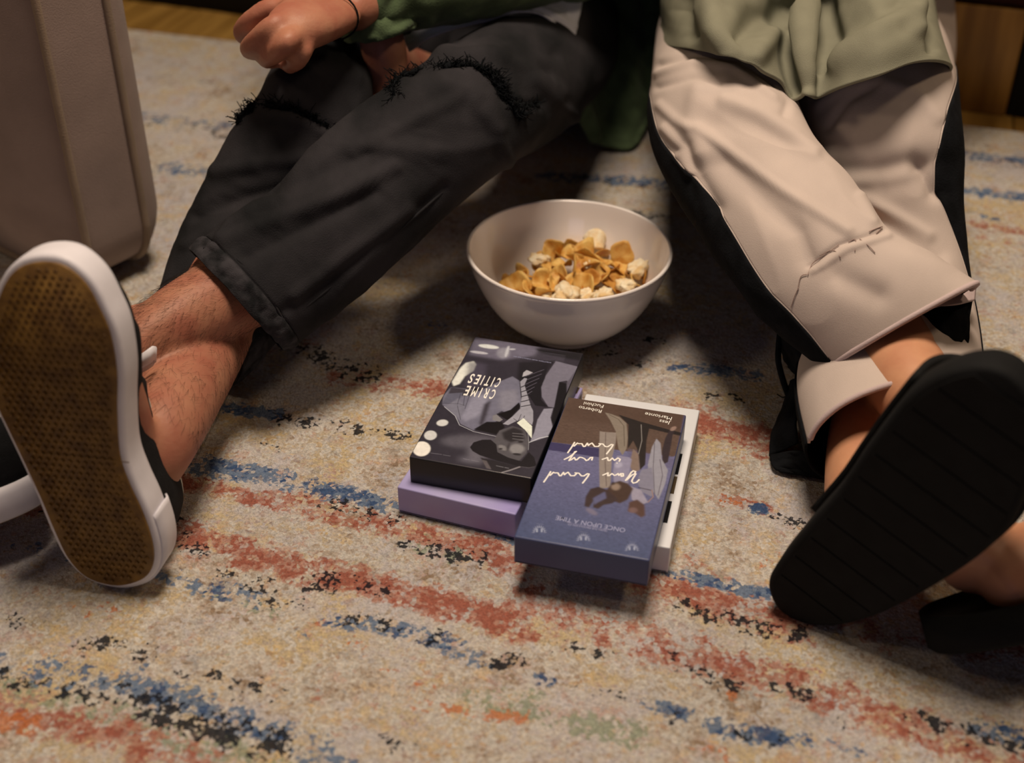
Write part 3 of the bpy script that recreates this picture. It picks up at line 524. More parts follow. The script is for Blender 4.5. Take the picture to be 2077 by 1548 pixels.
# lilac box under the crime film
lil = sleeve('video_box', 'lilac video box lying under the black CRIME CITIES box', (-.0957, .8345), -.335, .027, M['vhs_lilac'])
for k in range(3):
    mesh('end_print', [(.083+.0072*k, .1785, .02715), (.088+.0072*k, .1785, .02715), (.088+.0072*k, .1886, .02715), (.083+.0072*k, .1886, .02715)], [(0, 1, 2, 3)], M['vhs_pink'] if k % 2 else M['ink_brown'], lil, False)
for (x0, x1, y0, y1), m_ in (((.1051, .1051, .150, .186), 'ink_brown'), ((.1052, .1052, .160, .176), 'vhs_pink')):
    mesh('spine_print', [(x0, y0, .004), (x0, y1, .004), (x0, y1, .023), (x0, y0, .023)], [(0, 1, 2, 3)], M[m_], lil, False)
# white box under the romance film, film-strip frames along its right side
wh = sleeve('video_box', 'white video box with a column of black frames, under the indigo box', (.0235, .7855), -.238, .027, M['vhs_white'])
for va, vb, m_ in ((922, 964, 'ink_black'), (968, 1003, 'ink_brown'), (1018, 1062, 'ink_black')):
    o_ = np.array([.0235, .7855, .027]); b_ = np.array([-math.sin(-.238), math.cos(-.238), 0]); y1, y0 = [(P(1385-(v_-943)*.24, v_, .027)-o_)@b_ for v_ in (va, vb)]
    mesh('film_frame', [(.066, y0, .02712), (.0985, y0, .02712), (.0985, y1, .02712), (.066, y1, .02712)], [(0, 1, 2, 3)], M[m_], wh, False)
mesh('spine_print', [(.1052, .012, .006), (.1052, .15, .006), (.1052, .15, .021), (.1052, .012, .021)], [(0, 1, 2, 3)], mat('grey_print', seen(176, 160, 156), .45), wh, False)

# ------------------------------------------------------------------ bowl of snacks
bc = P(1155, 513, .09); bc = np.array([.0562, 1.1275, 0])
def bowl():
    out = [(0, .004), (.030, .0035), (.038, .0015), (.042, .0), (.0455, .0015), (.047, .006), (.057, .0125), (.070, .024), (.081, .0385), (.0895, .055), (.0965, .072), (.1005, .086), (.1022, .0905)]
    inn = [(.1024, .0925), (.1012, .0937), (.0995, .0932), (.0985, .091), (.0935, .072), (.0862, .0555), (.0775, .0405), (.066, .027), (.052, .0165), (.035, .0105), (.018, .0085), (0, .008)]
    prof = cat_rom(np.array(out+inn), 110); prof[:, 0] = np.maximum(prof[:, 0], 0.00005); n = 112
    a = np.linspace(0, 2*math.pi, n, endpoint=False)
    V = np.stack([prof[:, 0, None]*np.cos(a), prof[:, 0, None]*np.sin(a), np.repeat(prof[:, 1, None], n, 1)], -1)
    o = mesh('snack_bowl', V.reshape(-1, 3), gfaces(len(prof), n, flip=True), M['porcelain']); o.location = bc
    tag(o, 'round white glazed ceramic bowl holding chips on the rug', 'bowl'); return o
bowl()
def rin(z): return np.interp(z, [.008, .0085, .0105, .0165, .027, .0405, .0555, .072, .091], [0, .018, .035, .052, .066, .0775, .0862, .0935, .0985])
def chip_mesh(seed, r, bend, el=1., th=.0011):
    rg = np.random.default_rng(seed); nr, na = 6, 20; V = []
    k1, k2, ph = rg.uniform(.04, .14), rg.uniform(.02, .08), rg.uniform(0, 6)
    for side in (1, -1):
        for i in range(nr):
            for j in range(na):
                a = 2*math.pi*j/na; q = r*(i+.02)/(nr-1)*(1+k1*math.sin(2*a+ph)+k2*math.sin(5*a+2*ph)); x, y = q*math.cos(a)*el, q*math.sin(a)
                z = bend*(x/r)**2*r+.35*bend*(y/r)*abs(x/r)*r+.09*r*math.sin(3*a+ph)*(i/(nr-1))**2+.05*r*mnoise.noise(Vector((x/r*2, y/r*2, seed)))
                V.append((x, y, z+side*th*.5*(1-.5*(i/(nr-1))**4)))
    F = gfaces(nr, na)+gfaces(nr, na, off=nr*na, flip=True)
    o1, o2 = (nr-1)*na, nr*na+(nr-1)*na
    F += [(o1+j, o1+(j+1) % na, o2+(j+1) % na, o2+j) for j in range(na)]; return V, F
def puff_mesh(seed, r):
    bm = bmesh.new(); bmesh.ops.create_icosphere(bm, subdivisions=4, radius=1); off = Vector((seed*3.1, seed*1.7, 0))
    for v in bm.verts:
        n = v.co.copy(); d = .75+.40*(mnoise.noise(n*1.5+off))+.34*abs(mnoise.noise(n*3.1+off))+.10*mnoise.noise(n*7+off); v.co = Vector((n.x*d*1.25, n.y*d, n.z*d*.72))*r
    V = [tuple(v.co) for v in bm.verts]; F = [tuple(x.index for x in f.verts) for f in bm.faces]; bm.free(); return V, F
def puff_curl(seed, r):
    nu, nv = 18, 10; V = []
    rg = np.random.default_rng(seed)
    for i in range(nu):
        t = i/(nu-1); a = -.3+2.9*t; w = r*.55*math.sin(math.pi*(.12+.80*t))
        for j in range(nv):
            s = -1+2*j/(nv-1); V.append((r*math.cos(a)*(.8+.15*s*s), w*s*1.5, r*.75*math.sin(a)+.12*r*s*s+.05*r*mnoise.noise(Vector((a*2, s*2, seed)))))
    return V, gfaces(nu, nv, False)
protoC = [mesh('potato_chip', *chip_mesh(i, rr, bd, el), mm_) for i, (rr, bd, el, mm_) in enumerate([(.0115, .55, 1.1, M['chip']), (.0135, .9, .9, M['chip']), (.010, .35, 1.3, M['chip_dark']), (.0125, .7, 1.2, M['chip']), (.009, .8, 1., M['chip_dark']), (.0145, .5, .8, M['chip'])])]
protoP = [mesh('puffed_cracker', *puff_mesh(i, rr), M['puff']) for i, rr in enumerate([.0125, .0105, .014, .0115])]
def place(proto, p, rot, s=1., label=None, cat='chip', group='golden chips in the bowl'):
    o = proto.copy(); C.objects.link(o); o.location = p; o.rotation_euler = rot; o.scale = (s, s, s); tag(o, label or 'golden curled chip heaped with others in the white bowl', cat, group); return o
hero = [  # u, v, z, proto, rot, scale, label
    (1262, 520, .058, 5, (1.15, .25, -.35), 1.12, 'large cupped chip standing on end at the right of the heap'),
    (1118, 510, .055, 1, (1.0, -.5, .6), .95, 'toasted chip standing up at the left back of the heap'),
    (1172, 555, .052, 3, (.95, .5, .55), 1.5, 'long folded chip lying across the middle of the heap'),
    (1190, 520, .058, 1, (.5, .1, 1.6), 1.15, 'cupped chip with a pale crumb at the centre of the heap'),
    (1045, 585, .044, 3, (.6, -.4, .3), 1.15, 'chip at the far left end of the heap'),
    (1310, 560, .050, 2, (1.2, .5, .9), 1., 'small chip edge-on at the far right of the heap')]
for u, v, z, k, rt, s, lb in hero: place(protoC[k], P(u, v, z), rt, s, lb, group=None)
spots = [(1060, 560, .045), (1075, 580, .045), (1090, 560, .05), (1100, 575, .052), (1050, 570, .042), (1120, 545, .05), (1140, 540, .054), (1135, 560, .055), (1150, 575, .053), (1165, 530, .055), (1180, 545, .058), (1205, 540, .057), (1215, 555, .056), (1225, 540, .054), (1200, 570, .055), (1180, 582, .052),
         (1225, 575, .053), (1240, 560, .052), (1110, 595, .048), (1080, 597, .044), (1245, 580, .05), (1130, 585, .05), (1160, 515, .05), (1215, 520, .05), (1295, 580, .046), (1145, 522, .05), (1235, 555, .05), (1100, 540, .044), (1035, 578, .04), (1065, 592, .04), (1260, 545, .05), (1150, 595, .048), (1190, 600, .046), (1170, 505, .048), (1285, 560, .05)]
for i, (u, v, z) in enumerate(spots):
    place(protoC[i % 6], P(u, v, z), (random.uniform(-.7, .9), random.uniform(-.7, .7), random.uniform(0, 6.3)), random.uniform(.8, 1.15), 'golden curled chip in the %s of the heap in the white bowl' % ('left part' if u < 1110 else 'middle' if u < 1200 else 'right part'), 'chip', 'chips in the %s of the heap' % ('left part' if u < 1110 else 'middle' if u < 1200 else 'right part'))
for i in range(26):                                                # the lower layer that fills the bowl
    z = random.uniform(.014, .040); a = random.uniform(0, 6.3); r = rin(z-.002)*math.sqrt(random.random())*.84
    place(protoC[i % 6], bc+np.array([r*math.cos(a)+.003, r*math.sin(a)-.004, z]), (random.uniform(-.5, .5), random.uniform(-.5, .5), random.uniform(0, 6.3)), random.uniform(.85, 1.1), 'golden chip in the lowest layer at the bottom of the white bowl', 'chip', 'chips at the bottom of the bowl')
puffs = [(1095, 528, .052, 1, 1.0, 'white puffed cracker at the left of the heap'), (1205, 495, .056, 'c', 1., 'white shell-like curled cracker at the back of the heap'), (1290, 548, .056, 0, .95, 'pale puffed cracker at the right of the heap'), (1270, 580, .054, 1, 1.05, 'lumpy white cracker near the right rim of the bowl'),
         (1150, 597, .054, 2, 1.1, 'wide bubbly cracker against the near rim of the bowl'), (1222, 600, .053, 3, .95, 'white bubbly cracker right of centre against the near rim'), (1192, 538, .062, 1, .5, 'small pale crumb cupped in a chip at the centre'), (1110, 602, .048, 3, .7, 'small pale cracker left of centre near the front rim'), (1135, 598, .050, 1, .7, 'small bubbly cracker beside the wide one near the rim'), (1185, 600, .052, 0, .7, 'small bubbly cracker at the middle of the near rim')]
curl = mesh('puffed_cracker', *puff_curl(3, .014), M['puff']); curl.modifiers.new('t', 'SOLIDIFY').thickness = .0022
for u, v, z, k, s, lb in puffs:
    place(curl if k == 'c' else protoP[k], P(u, v, z), (.5, -.3, -.5) if k == 'c' else (random.uniform(-.4, .4), random.uniform(-.4, .4), random.uniform(0, 6)), s, lb, 'cracker', None)
for o in protoC+protoP+[curl]: bpy.data.objects.remove(o)

# ------------------------------------------------------------------ upright velvet cushion at the left
def cushion():
    n2 = nrm((.79, -.61, 0)); A = P(200, 612, 0); band = .105
    t = np.array([-n2[1], n2[0], 0])                                # along the narrow band, to the right/back
    root = empty('box_cushion', 'large taupe velvet box cushion with piped edges standing upright at the left', 'cushion', None, None)
    f1 = np.array([-t[0]*1, -t[1]*1, 0]); into = -n2                # broad faces run along 'into'
    S_, Ht = .62, .62; rc = .055
    # rounded-square outline in the plane (into, z)
    ol = []
    for cx, cz, a0 in ((rc, rc, math.pi), (S_-rc, rc, 1.5*math.pi), (S_-rc, Ht-rc, 0), (rc, Ht-rc, .5*math.pi)):
        for k in range(9):
            a = a0+k/8*math.pi/2; ol.append((cx+rc*math.cos(a), cz+rc*math.sin(a)))
    ol2 = []
    for (x0, y0), (x1, y1) in zip(ol, ol[1:]+ol[:1]):
        m = max(1, int(math.hypot(x1-x0, y1-y0)/.02)); ol2 += [(x0+(x1-x0)*i/m, y0+(y1-y0)*i/m) for i in range(m)]
    ol = np.array(ol2); k = len(ol); cen = np.array([S_/2, Ht/2])
    org = A.copy(); org[2] = .007
    def W3(q, d): return org+np.outer(q[:, 0], into)+np.outer(q[:, 1], [0, 0, 1])+t*d
    bands = np.array([W3(cen+(ol-cen)*(1 if x < .7 else 1-.05*((x-.7)/.3)**2), x*band) for x in np.linspace(0, 1, 14)])
    mesh('side_band', bands.reshape(-1, 3), gfaces(14, k), M['velvet'], root)
    for d, s, dp in ((0, -1, 0), (band, 1, band*.70)):
        rows = [W3(cen+(ol-cen)*f, d+s*.055*((1 if s < 0 else .8486)-f**3.2)) for f in ([1, .985, .95, .9, .8, .65, .45, .25, .05] if s < 0 else [.95, .94, .92, .9, .8, .65, .45, .25, .05])]
        mesh('face_panel', np.array(rows).reshape(-1, 3), gfaces(len(rows), k)+[tuple(range(8*k, 9*k))], M['velvet'], root)
        rg = W3(cen+(ol-cen)*(1.006 if s < 0 else 1.003), dp+s*.001); a = np.linspace(0, 2*math.pi, 8, endpoint=False)
        Tn = np.roll(rg, -1, 0)-np.roll(rg, 1, 0); Tn /= np.linalg.norm(Tn, axis=1)[:, None]; y = np.cross(Tn, t)
        ring = rg[:, None]+.0042*(t*np.cos(a)[None, :, None]+y[:, None]*np.sin(a)[None, :, None]); ring = np.vstack([ring, ring[:1]])
        mesh('piping', ring.reshape(-1, 3), gfaces(k+1, 8), M['piping'], root)
cushion()

# ------------------------------------------------------------------ sofa behind the two people
def box_mesh(name, lo, hi, m, parent, bev=.01, seg=3):
    bm = bmesh.new(); bmesh.ops.create_cube(bm, size=1); lo, hi = np.array(lo), np.array(hi)
    bmesh.ops.scale(bm, vec=hi-lo, verts=bm.verts); bmesh.ops.translate(bm, vec=(lo+hi)/2, verts=bm.verts)
    if bev: bmesh.ops.bevel(bm, geom=bm.edges[:], offset=bev, segments=seg, affect='EDGES', profile=.5)
    me = bpy.data.meshes.new(name); bm.to_mesh(me); bm.free(); me.materials.append(m); me.polygons.foreach_set('use_smooth', [True]*len(me.polygons))
    o = bpy.data.objects.new(name, me); C.objects.link(o); o.parent = parent; return o
def sofa():
    s0 = P(2037, 237, -.0145); s1 = P(300, 8, -.0145); e = nrm(s1-s0); yaw = math.atan2(e[1], e[0])
    root = empty('sofa', 'low dark upholstered sofa on broad oak legs behind the two people', 'sofa', None, None, s0); root.rotation_euler = (0, 0, yaw)
    # local x runs to the left of the picture, local -y away from the viewer
    for x0 in (.0, 1.75):
        box_mesh('leg', (x0, -.045, .0), (x0+.26, .0, .150), M['wood'], root, .003, 2); box_mesh('leg', (x0, -.80, .0), (x0+.26, -.755, .150), M['wood'], root, .003, 2)
    for xa, xb in ((-.16, -.002), (.262, 1.748), (2.012, 2.16)): box_mesh('gap_board', (xa, -.02, .0), (xb, -.004, .150), M['dark'], root, .002, 1)  # black boards added to stand for the dark gap under the sofa
    box_mesh('seat_base', (-.10, -.86, .150), (2.1, -.0, .26), M['sofa'], root, .02)
    for k in range(2): box_mesh('seat_cushion', (-.0+k*1.0, -.72, .262), (.99+k*1.0, .01, .42), M['sofa'], root, .045, 5); 
    for k in range(2): box_mesh('back_cushion', (-.0+k*1.0, -.86, .42), (.99+k*1.0, -.60, .80), M['sofa'], root, .06, 5)
    for x0 in (-.16, 2.02): box_mesh('armrest', (x0, -.86, .16), (x0+.15, .0, .58), M['sofa'], root, .04, 5)
    box_mesh('backrest', (-.10, -.95, .16), (2.1, -.86, .78), M['sofa'], root, .03, 4)
sofa()

# ------------------------------------------------------------------ people: shared tools
def cl_of(rings, k):
    Cs, Ws = axes_of(rings); return list(Cs), list(np.linalg.norm(Ws, axis=1)*k)
def strands(n, base_fn, r, m, name, parent, kind='stuff'):
    parts = [tube(*base_fn(i), n=3) if False else tube(base_fn(i), r, 3) for i in range(n)]
    o = mesh(name, *joined(parts), m, parent); o['kind'] = kind; return o
def sole_frame(heel_px, toe_px, z_heel, length, turn):
    Hh = P(*heel_px, z_heel); d = nrm(ray(*toe_px)); w = EYE-Hh; b = d@w; c = w@w-length**2; disc = b*b-c
    s = [(-b-math.sqrt(max(disc, 0))), (-b+math.sqrt(max(disc, 0)))]
    return Hh, [EYE+d*k for k in s]
def sole_axes(Hh, T, turn):
    x = nrm(T-Hh); view = nrm(EYE-(Hh+T)/2); n = nrm(view-(view@x)*x); y = np.cross(n, x)       # y: to picture right or left
    a = math.radians(turn); n2 = n*math.cos(a)+y*math.sin(a); return x, np.cross(n2, x), n2      # n2 looks out of the sole
def resample_closed(q, n):
    q = np.asarray(q, float); k = len(q); E = np.vstack([q[-2:], q, q[:3]]); out = []
    for i in range(k):
        p0, p1, p2, p3 = E[i+1], E[i+2], E[i+3], E[i+4]
        for f in np.linspace(0, 1, 12, endpoint=False): out.append(.5*(2*p1+(p2-p0)*f+(2*p0-5*p1+4*p2-p3)*f*f+(3*p1-p0-3*p2+p3)*f**3))
    out = np.array(out); s = np.r_[0, np.cumsum(np.linalg.norm(np.diff(np.vstack([out, out[:1]]), axis=0), axis=1))]; out = np.vstack([out, out[:1]])
    t = np.linspace(0, s[-1], n, endpoint=False); return np.stack([np.interp(t, s, out[:, 0]), np.interp(t, s, out[:, 1])], 1)
def inset(q, d):
    t = np.roll(q, -1, 0)-np.roll(q, 1, 0); t /= np.linalg.norm(t, axis=1)[:, None]; n = np.stack([-t[:, 1], t[:, 0]], 1)
    A = .5*np.sum(q[:, 0]*np.roll(q[:, 1], -1)-np.roll(q[:, 0], -1)*q[:, 1]); return q+n*d*(1 if A > 0 else -1)
class Frame:
    def __init__(s, o, x, y, n): s.o, s.x, s.y, s.n = o, x, y, n
    def px(s, pts): 
        out = []
        for p in pts: X = PN(*p, s.o, s.n)-s.o; out.append((X@s.x, X@s.y))
        return np.array(out)
    def w(s, q, d): q = np.asarray(q); return s.o+np.outer(q[:, 0], s.x)+np.outer(q[:, 1], s.y)-s.n*d      # d: depth into the shoe
def plate(name, fr, ol, prof, m, parent, cap0=True, cap1=True):
    rows = [fr.w(inset(ol, i), d) for i, d in prof]; k = len(ol); F = gfaces(len(rows), k)
    if cap0: F.append(tuple(range(k))[::-1])
    if cap1: F.append(tuple(range((len(rows)-1)*k, len(rows)*k)))
    o = mesh(name, np.vstack(rows), F, m, parent)
    bm = bmesh.new(); bm.from_mesh(o.data); bmesh.ops.recalc_face_normals(bm, faces=bm.faces); bm.to_mesh(o.data); bm.free(); return o
def upper(fr, ol, base, hfun, open_fun, m, parent, name='upper', thick=.002):
    """a shoe upper over outline ol (local x = along the shoe): cross-sections from side to side, split open over the heel"""
    x0, x1 = ol[:, 0].min()+.0035, ol[:, 0].max()-.0035; ns, nc = 44, 33; V = []
    xs = x0+(x1-x0)*(.5-.5*np.cos(np.linspace(0, math.pi, ns)))
    A, B = ol, np.roll(ol, -1, 0)
    for x in xs:
        ys = []
        for p, q in zip(A, B):
            if (p[0] > x) != (q[0] > x): ys.append(p[1]+(q[1]-p[1])*(x-p[0])/(q[0]-p[0]))
        ys = ys or [0.]; lo, hi = min(ys), max(ys); c, hw = (lo+hi)/2, max((hi-lo)/2-.004, .0005); u = (x-x0)/(x1-x0); h = hfun(u)
        for j in range(nc):
            a = math.pi*j/(nc-1); ca, sa = math.cos(a), math.sin(a)
            V.append((x, c+hw*math.copysign(abs(ca)**.75, ca)*(1+.10*math.sin(a)*(u < .75)), base+h*abs(sa)**.75))
    V = np.array(V); F = []
    us = (xs-x0)/(x1-x0)
    for i in range(ns-1):
        op = open_fun((us[i]+us[i+1])/2)                            # half-width of the opening in cross-section steps
        for j in range(nc-1):
            if abs(j+.5-(nc-1)/2) < op: continue
            a = i*nc+j; F.append((a, a+1, a+nc+1, a+nc))
    Wv = fr.o+V[:, :1]*fr.x+V[:, 1:2]*fr.y-V[:, 2:3]*fr.n
    o = mesh(name, Wv, F, m, parent); s = o.modifiers.new('t', 'SOLIDIFY'); s.thickness = thick; s.offset = 0
    return o, Wv.reshape(ns, nc, 3), us, nc
def torso(parts_rings, nu=60, nv=72):
    D = cat_rom(np.array(parts_rings), nu); a = np.linspace(0, 2*math.pi, nv, endpoint=False)
    V = np.zeros((nu, nv, 3)); V[..., 0] = D[:, 0:1]+D[:, 3:4]*np.cos(a); V[..., 1] = D[:, 1:2]+D[:, 4:5]*np.sin(a); V[..., 2] = D[:, 2:3]+0*a; return V
def finger(pts, r, nu=16): return closed(limb(pts, np.linspace(r*1.08, r*.82, len(pts)), nu, 14))
def head_parts(c, s=1.):
    c = np.array(c); a = []
    V = limb([c+[0, .01, -.11*s], c+[0, -.005, -.06*s], c+[0, 0, 0], c+[0, .012, .06*s], c+[0, .02, .11*s]], [.042*s, .062*s, .076*s, .080*s, .050*s], 30, 28, 1.15); a.append(closed(V))
    a.append(finger([c+[0, -.075*s, .015], c+[0, -.092*s, -.008], c+[0, -.104*s, -.024]], .010*s))
    for sx in (-1, 1): a.append(closed(limb([c+[sx*.078*s, .01, -.02], c+[sx*.086*s, .015, 0], c+[sx*.084*s, .02, .025]], [.008, .011, .008], 12, 10)))
    a.append(closed(limb([c+[0, .03, -.22*s], c+[0, .02, -.10*s]], [.056*s, .050*s], 14, 18))); return a
def hair_cap(c, s, parent, long_=0.):
    c = np.array(c); nu, nv = 22, 40; V = []
    for i in range(nu):
        for j in range(nv):
            t = i/(nu-1)*(math.pi*.60); a = 2*math.pi*j/nv; back = .5+.5*math.sin(a); k = t*(.62+.38*back)
            r = .090*s*(1+.05*mnoise.noise(Vector((math.cos(a)*4, math.sin(a)*4, k*5)))); drop = long_*max(0, (k-.9))*back
            V.append(c+np.array([r*.93*math.sin(k)*math.cos(a), .018+r*1.12*math.sin(k)*math.sin(a), .03+r*math.cos(k)-drop]))
    o = mesh('hair', V, gfaces(nu, nv), M['hair'], parent); o.modifiers.new('t', 'SOLIDIFY').thickness = .012; return o
def eyes(c, s, parent):
    for sx in (-1, 1):
        bm = bmesh.new(); bmesh.ops.create_uvsphere(bm, u_segments=14, v_segments=10, radius=.011*s); me = bpy.data.meshes.new('eye'); bm.to_mesh(me); bm.free(); me.materials.append(M['tee'])
        o = bpy.data.objects.new('eye', me); C.objects.link(o); o.parent = parent; o.location = tuple(np.array(c)+[sx*.031*s, -.073*s, .02*s])
def sheet(rows, nu, nv, folds, m, name, parent, thick=.002, amp=0., seed=1, fs=6, fa=6):
    """rows of (u,v,z): a hanging cloth panel"""
    A = np.array([[np.array(p[1:]) if p[0] == 'w' else P(*p) for p in r] for r in rows]); k, q = A.shape[:2]
    B = cat_rom(A.reshape(k, -1), nu).reshape(nu, q, 3); V = np.stack([cat_rom(B[i], nv) for i in range(nu)])
    n = gnormals(V, False); n *= np.sign((n*(EYE-V)).sum(-1).mean()); V = fold(V, folds, False, n)
    if amp:
        for i in range(nu):
            for j in range(nv): V[i, j] += n[i, j]*amp*mnoise.noise(Vector((i/nu*fs+seed, j/nv*fa, seed)))
    V[..., 2] = np.maximum(V[..., 2], .003)
    o = mesh(name, V.reshape(-1, 3), gfaces(nu, nv, False), m, parent); s = o.modifiers.new('t', 'SOLIDIFY'); s.thickness = thick; s.offset = 0
    return o, V

# ------------------------------------------------------------------ the person in dark jeans (left)
def man():
    root = empty('person', 'person in ripped charcoal jeans and dark green jacket, ankles crossed, fist on knee', 'person', None, None, P(1000, 40, 0))
    root.location = (0, 0, 0)
    over = [((390, 512), (574, 706), .112, .85), ((430, 478), (612, 686), .12, .85), ((500, 426), (690, 622), .135, .82), ((580, 372), (775, 552), .155, .82), ((648, 292), (868, 462), .175, .85), ((722, 232), (962, 384), .195, .9), ((806, 178), (1040, 322), .21, .95),
            ((880, 125), (1100, 290), .205, .95), ((940, 88), (1150, 262), .185, .9), ((1000, 62), (1190, 215), .165, .9), ((1040, 40), (1240, 150), .14, .9), ((1030, 10), (1250, 90), .125, .9)]
    under = [((322, 628), (480, 765), .062, .9), ((335, 572), (560, 690), .072, .9), ((382, 452), (640, 560), .10, .85), ((436, 345), (680, 452), .145, .85), ((482, 262), (692, 345), .185, .9), ((545, 180), (745, 250), .215, .95), ((562, 118), (752, 165), .215, .95), ((640, 86), (800, 132), .185, .9), ((720, 60), (885, 132), .15, .95), ((800, 34), (970, 130), .125, .95), ((890, 20), (1040, 110), .11, .95)]
    VA = loft(over, 300, 120, .92); VB = loft(under, 260, 110, .92)
    eA = np.clip(np.linspace(0, 1, 300)*6, .5, 1); eB = np.clip(np.linspace(0, 1, 260)*6, .5, 1)
    VA = wrinkle(VA, .0026, 7, .9, 3.3, env=eA); VA = wrinkle(VA, .0005, 30, 3., 8.1, env=eA); VB = wrinkle(VB, .0026, 7, .9, 14.3, env=eB); VB = wrinkle(VB, .0005, 30, 3., 1.1, env=eB)
    fA = [([(455, 492), (560, 448), (700, 392), (800, 340)], .005, 12), ([(440, 500), (470, 455), (520, 420), (575, 402)], .004, 8), ([(500, 520), (640, 452), (760, 390)], -.004, 16), ([(560, 395), (640, 360), (740, 310)], -.004, 16), ([(720, 310), (830, 250), (930, 200)], .003, 12), ([(560, 640), (680, 560), (790, 470), (900, 380)], -.003, 12), ([(600, 600), (700, 520), (830, 430)], .004, 14),
          ([(960, 210), (1005, 270), (1030, 330)], .004, 12), ([(900, 170), (985, 200), (1010, 260)], .004, 14), ([(880, 105), (1000, 110), (1080, 140), (1130, 190)], .005, 14), ([(930, 95), (1040, 72), (1120, 110)], -.004, 14), ([(830, 150), (900, 132), (960, 128), (1000, 160), (1022, 200), (1060, 214), (1090, 212)], -.005, 9), ([(1080, 165), (1130, 215), (1170, 240)], .005, 12), ([(1040, 120), (1110, 150)], -.004, 14)]
    fB = [([(440, 350), (540, 330), (640, 320)], .004, 14), ([(400, 440), (500, 400), (600, 380)], -.004, 14), ([(380, 500), (470, 450), (560, 400)], .004, 12), ([(490, 228), (540, 212), (600, 224), (665, 260)], -.006, 9), ([(560, 170), (640, 130), (720, 160)], .003, 16), ([(560, 240), (640, 250), (690, 300)], .004, 14)]
    VA = fold(VA, fA); VB = fold(VB, fB)
    # stitched hem: a raised band with gathers
    def hem(V, rows):
        n = outward(V, gnormals(V)); nv = V.shape[1]
        for i in range(rows):
            e = 1 if i < rows-2 else .4
            for j in range(nv):
                g = mnoise.noise(Vector((j*.55, i*.10+j*.22, 4.2))); V[i, j] += n[i, j]*(.0018*e+.0036*g*math.sin(math.pi*min(1, (i+1)/rows)))
        V[rows-1:rows+1] -= n[rows-1:rows+1]*.0012; return V
    VA, VB = hem(VA, 20), hem(VB, 18)
    pel = torso([(-.03, 1.67, .012, .12, .10), (-.03, 1.67, .06, .145, .125), (-.03, 1.675, .12, .145, .12), (-.03, 1.685, .17, .14, .11), (-.025, 1.71, .24, .135, .105), (-.02, 1.73, .30, .13, .10)], 40, 60)
    tr = mesh('jeans', *joined([(VA.reshape(-1, 3), gfaces(*VA.shape[:2])), (VB.reshape(-1, 3), gfaces(*VB.shape[:2])), closed(pel)]), [M['denim'], M['denim_hem']], root)
    na = VA.shape[1]; nb0 = (VA.shape[0]-1)*na
    mi = np.zeros(len(tr.data.polygons), np.int32); mi[:19*na] = 1; mi[nb0:nb0+17*VB.shape[1]] = 1; tr.data.polygons.foreach_set('material_index', mi)
    s = tr.modifiers.new('t', 'SOLIDIFY'); s.thickness = .002; s.offset = -1
    # torn frayed bands over the knees
    def fray(px, V, wid, name='frayed_tear', n_str=150, seed=1):
        rg = random.Random(seed); c = cat_rom(drape(px, V, .002), 60); parts = []
        for k in range(3):
            pts = c+np.array([[rg.uniform(-1, 1)*.0016 for _ in range(3)] for _ in c]); parts.append(tube(pts, np.array([wid*(.14+.40*rg.random()**2) for _ in c]), 7))
        for _ in range(n_str*3):
            p = c[rg.randrange(len(c))]; d = np.array([rg.uniform(-1, 1), rg.uniform(-1, .6), rg.uniform(-.3, 1.)])*rg.uniform(.004, .014); k = np.array([rg.uniform(-1, 1) for _ in range(3)])*.003
            parts.append(tube([p, p+d*.5+k, p+d+k*.4], .00045, 3, 5))
        mesh(name, *joined(parts), M['fray'], root)
    fray([(800, 196), (806, 166), (850, 150), (905, 138), (962, 134), (996, 158), (1018, 200), (1050, 214), (1084, 212)], VA, .0085, n_str=260, seed=2)
    fray([(1000, 150), (1022, 185), (1040, 222), (1062, 236)], VA, .008, n_str=90, seed=5)
    fray([(488, 252), (494, 230), (520, 216), (552, 211), (590, 222), (630, 240), (664, 262)], VB, .0065, n_str=170, seed=3)
    # seam of the outer leg, hem stitching
    for px, V in (([(664, 262), (650, 292), (640, 320), (622, 350)], VA), ([(452, 470), (480, 437), (520, 410), (572, 400)], VA), ([(586, 650), (680, 575), (790, 480), (900, 385)], VA), ([(404, 505), (445, 505), (500, 545), (550, 610), (585, 670)], VA)):
        mesh('seam', *tube(cat_rom(drape(px, V, .0004), 24), .0013, 6, 90), M['denim'], root)
    # --- body: one skin from head to heels
    body = []
    cA, rA = cl_of(over, .50); cB, rB = cl_of(under, .50); rA = [min(r, .052) for r in rA]; rB = [min(r, .05) for r in rB]; cA = [c-[0, 0, .008] for c in cA]; cB = [c-[0, 0, .012] for c in cB]; hip = np.array([.03, 1.68, .13])
    ankA = [((440, 500), (585, 632), .118, .9), ((398, 540), (548, 652), .12, .9), ((330, 582), (424, 706), .12, .95), ((268, 632), (330, 742), .118, 1.), ((225, 672), (275, 780), .11, 1.), ((190, 705), (235, 815), .10, 1.)]
    SA = loft(ankA, 60, 40); body.append(closed(SA))
    body.append(closed(limb(cA[0:1]+cA[2:9:2]+[np.array([.03, 1.65, .09])], [rA[0]]+rA[2:9:2]+[.05], 60, 24)))
    legB = [P(400, 735, .075), P(425, 660, .083), P(500, 520, .11)]+cB[3:8:2]+[np.array([-.08, 1.66, .06])]
    body.append(closed(limb(legB, [.036, .040, .045, .048,   .044, .036, .04], 60, 24)))
    tor = torso([(-.03, 1.68, .05, .11, .085), (-.03, 1.68, .14, .125, .10), (-.025, 1.71, .26, .125, .095), (-.01, 1.76, .40, .15, .105), (.0, 1.80, .52, .16, .10), (.0, 1.83, .60, .09, .07)]); body.append(closed(tor))
    hc = (.0, 1.83, .80); body += head_parts(hc)
    wr = P(690, 24, .300); el = P(1170, -135, .30); sh = np.array([.165, 1.79, .54])
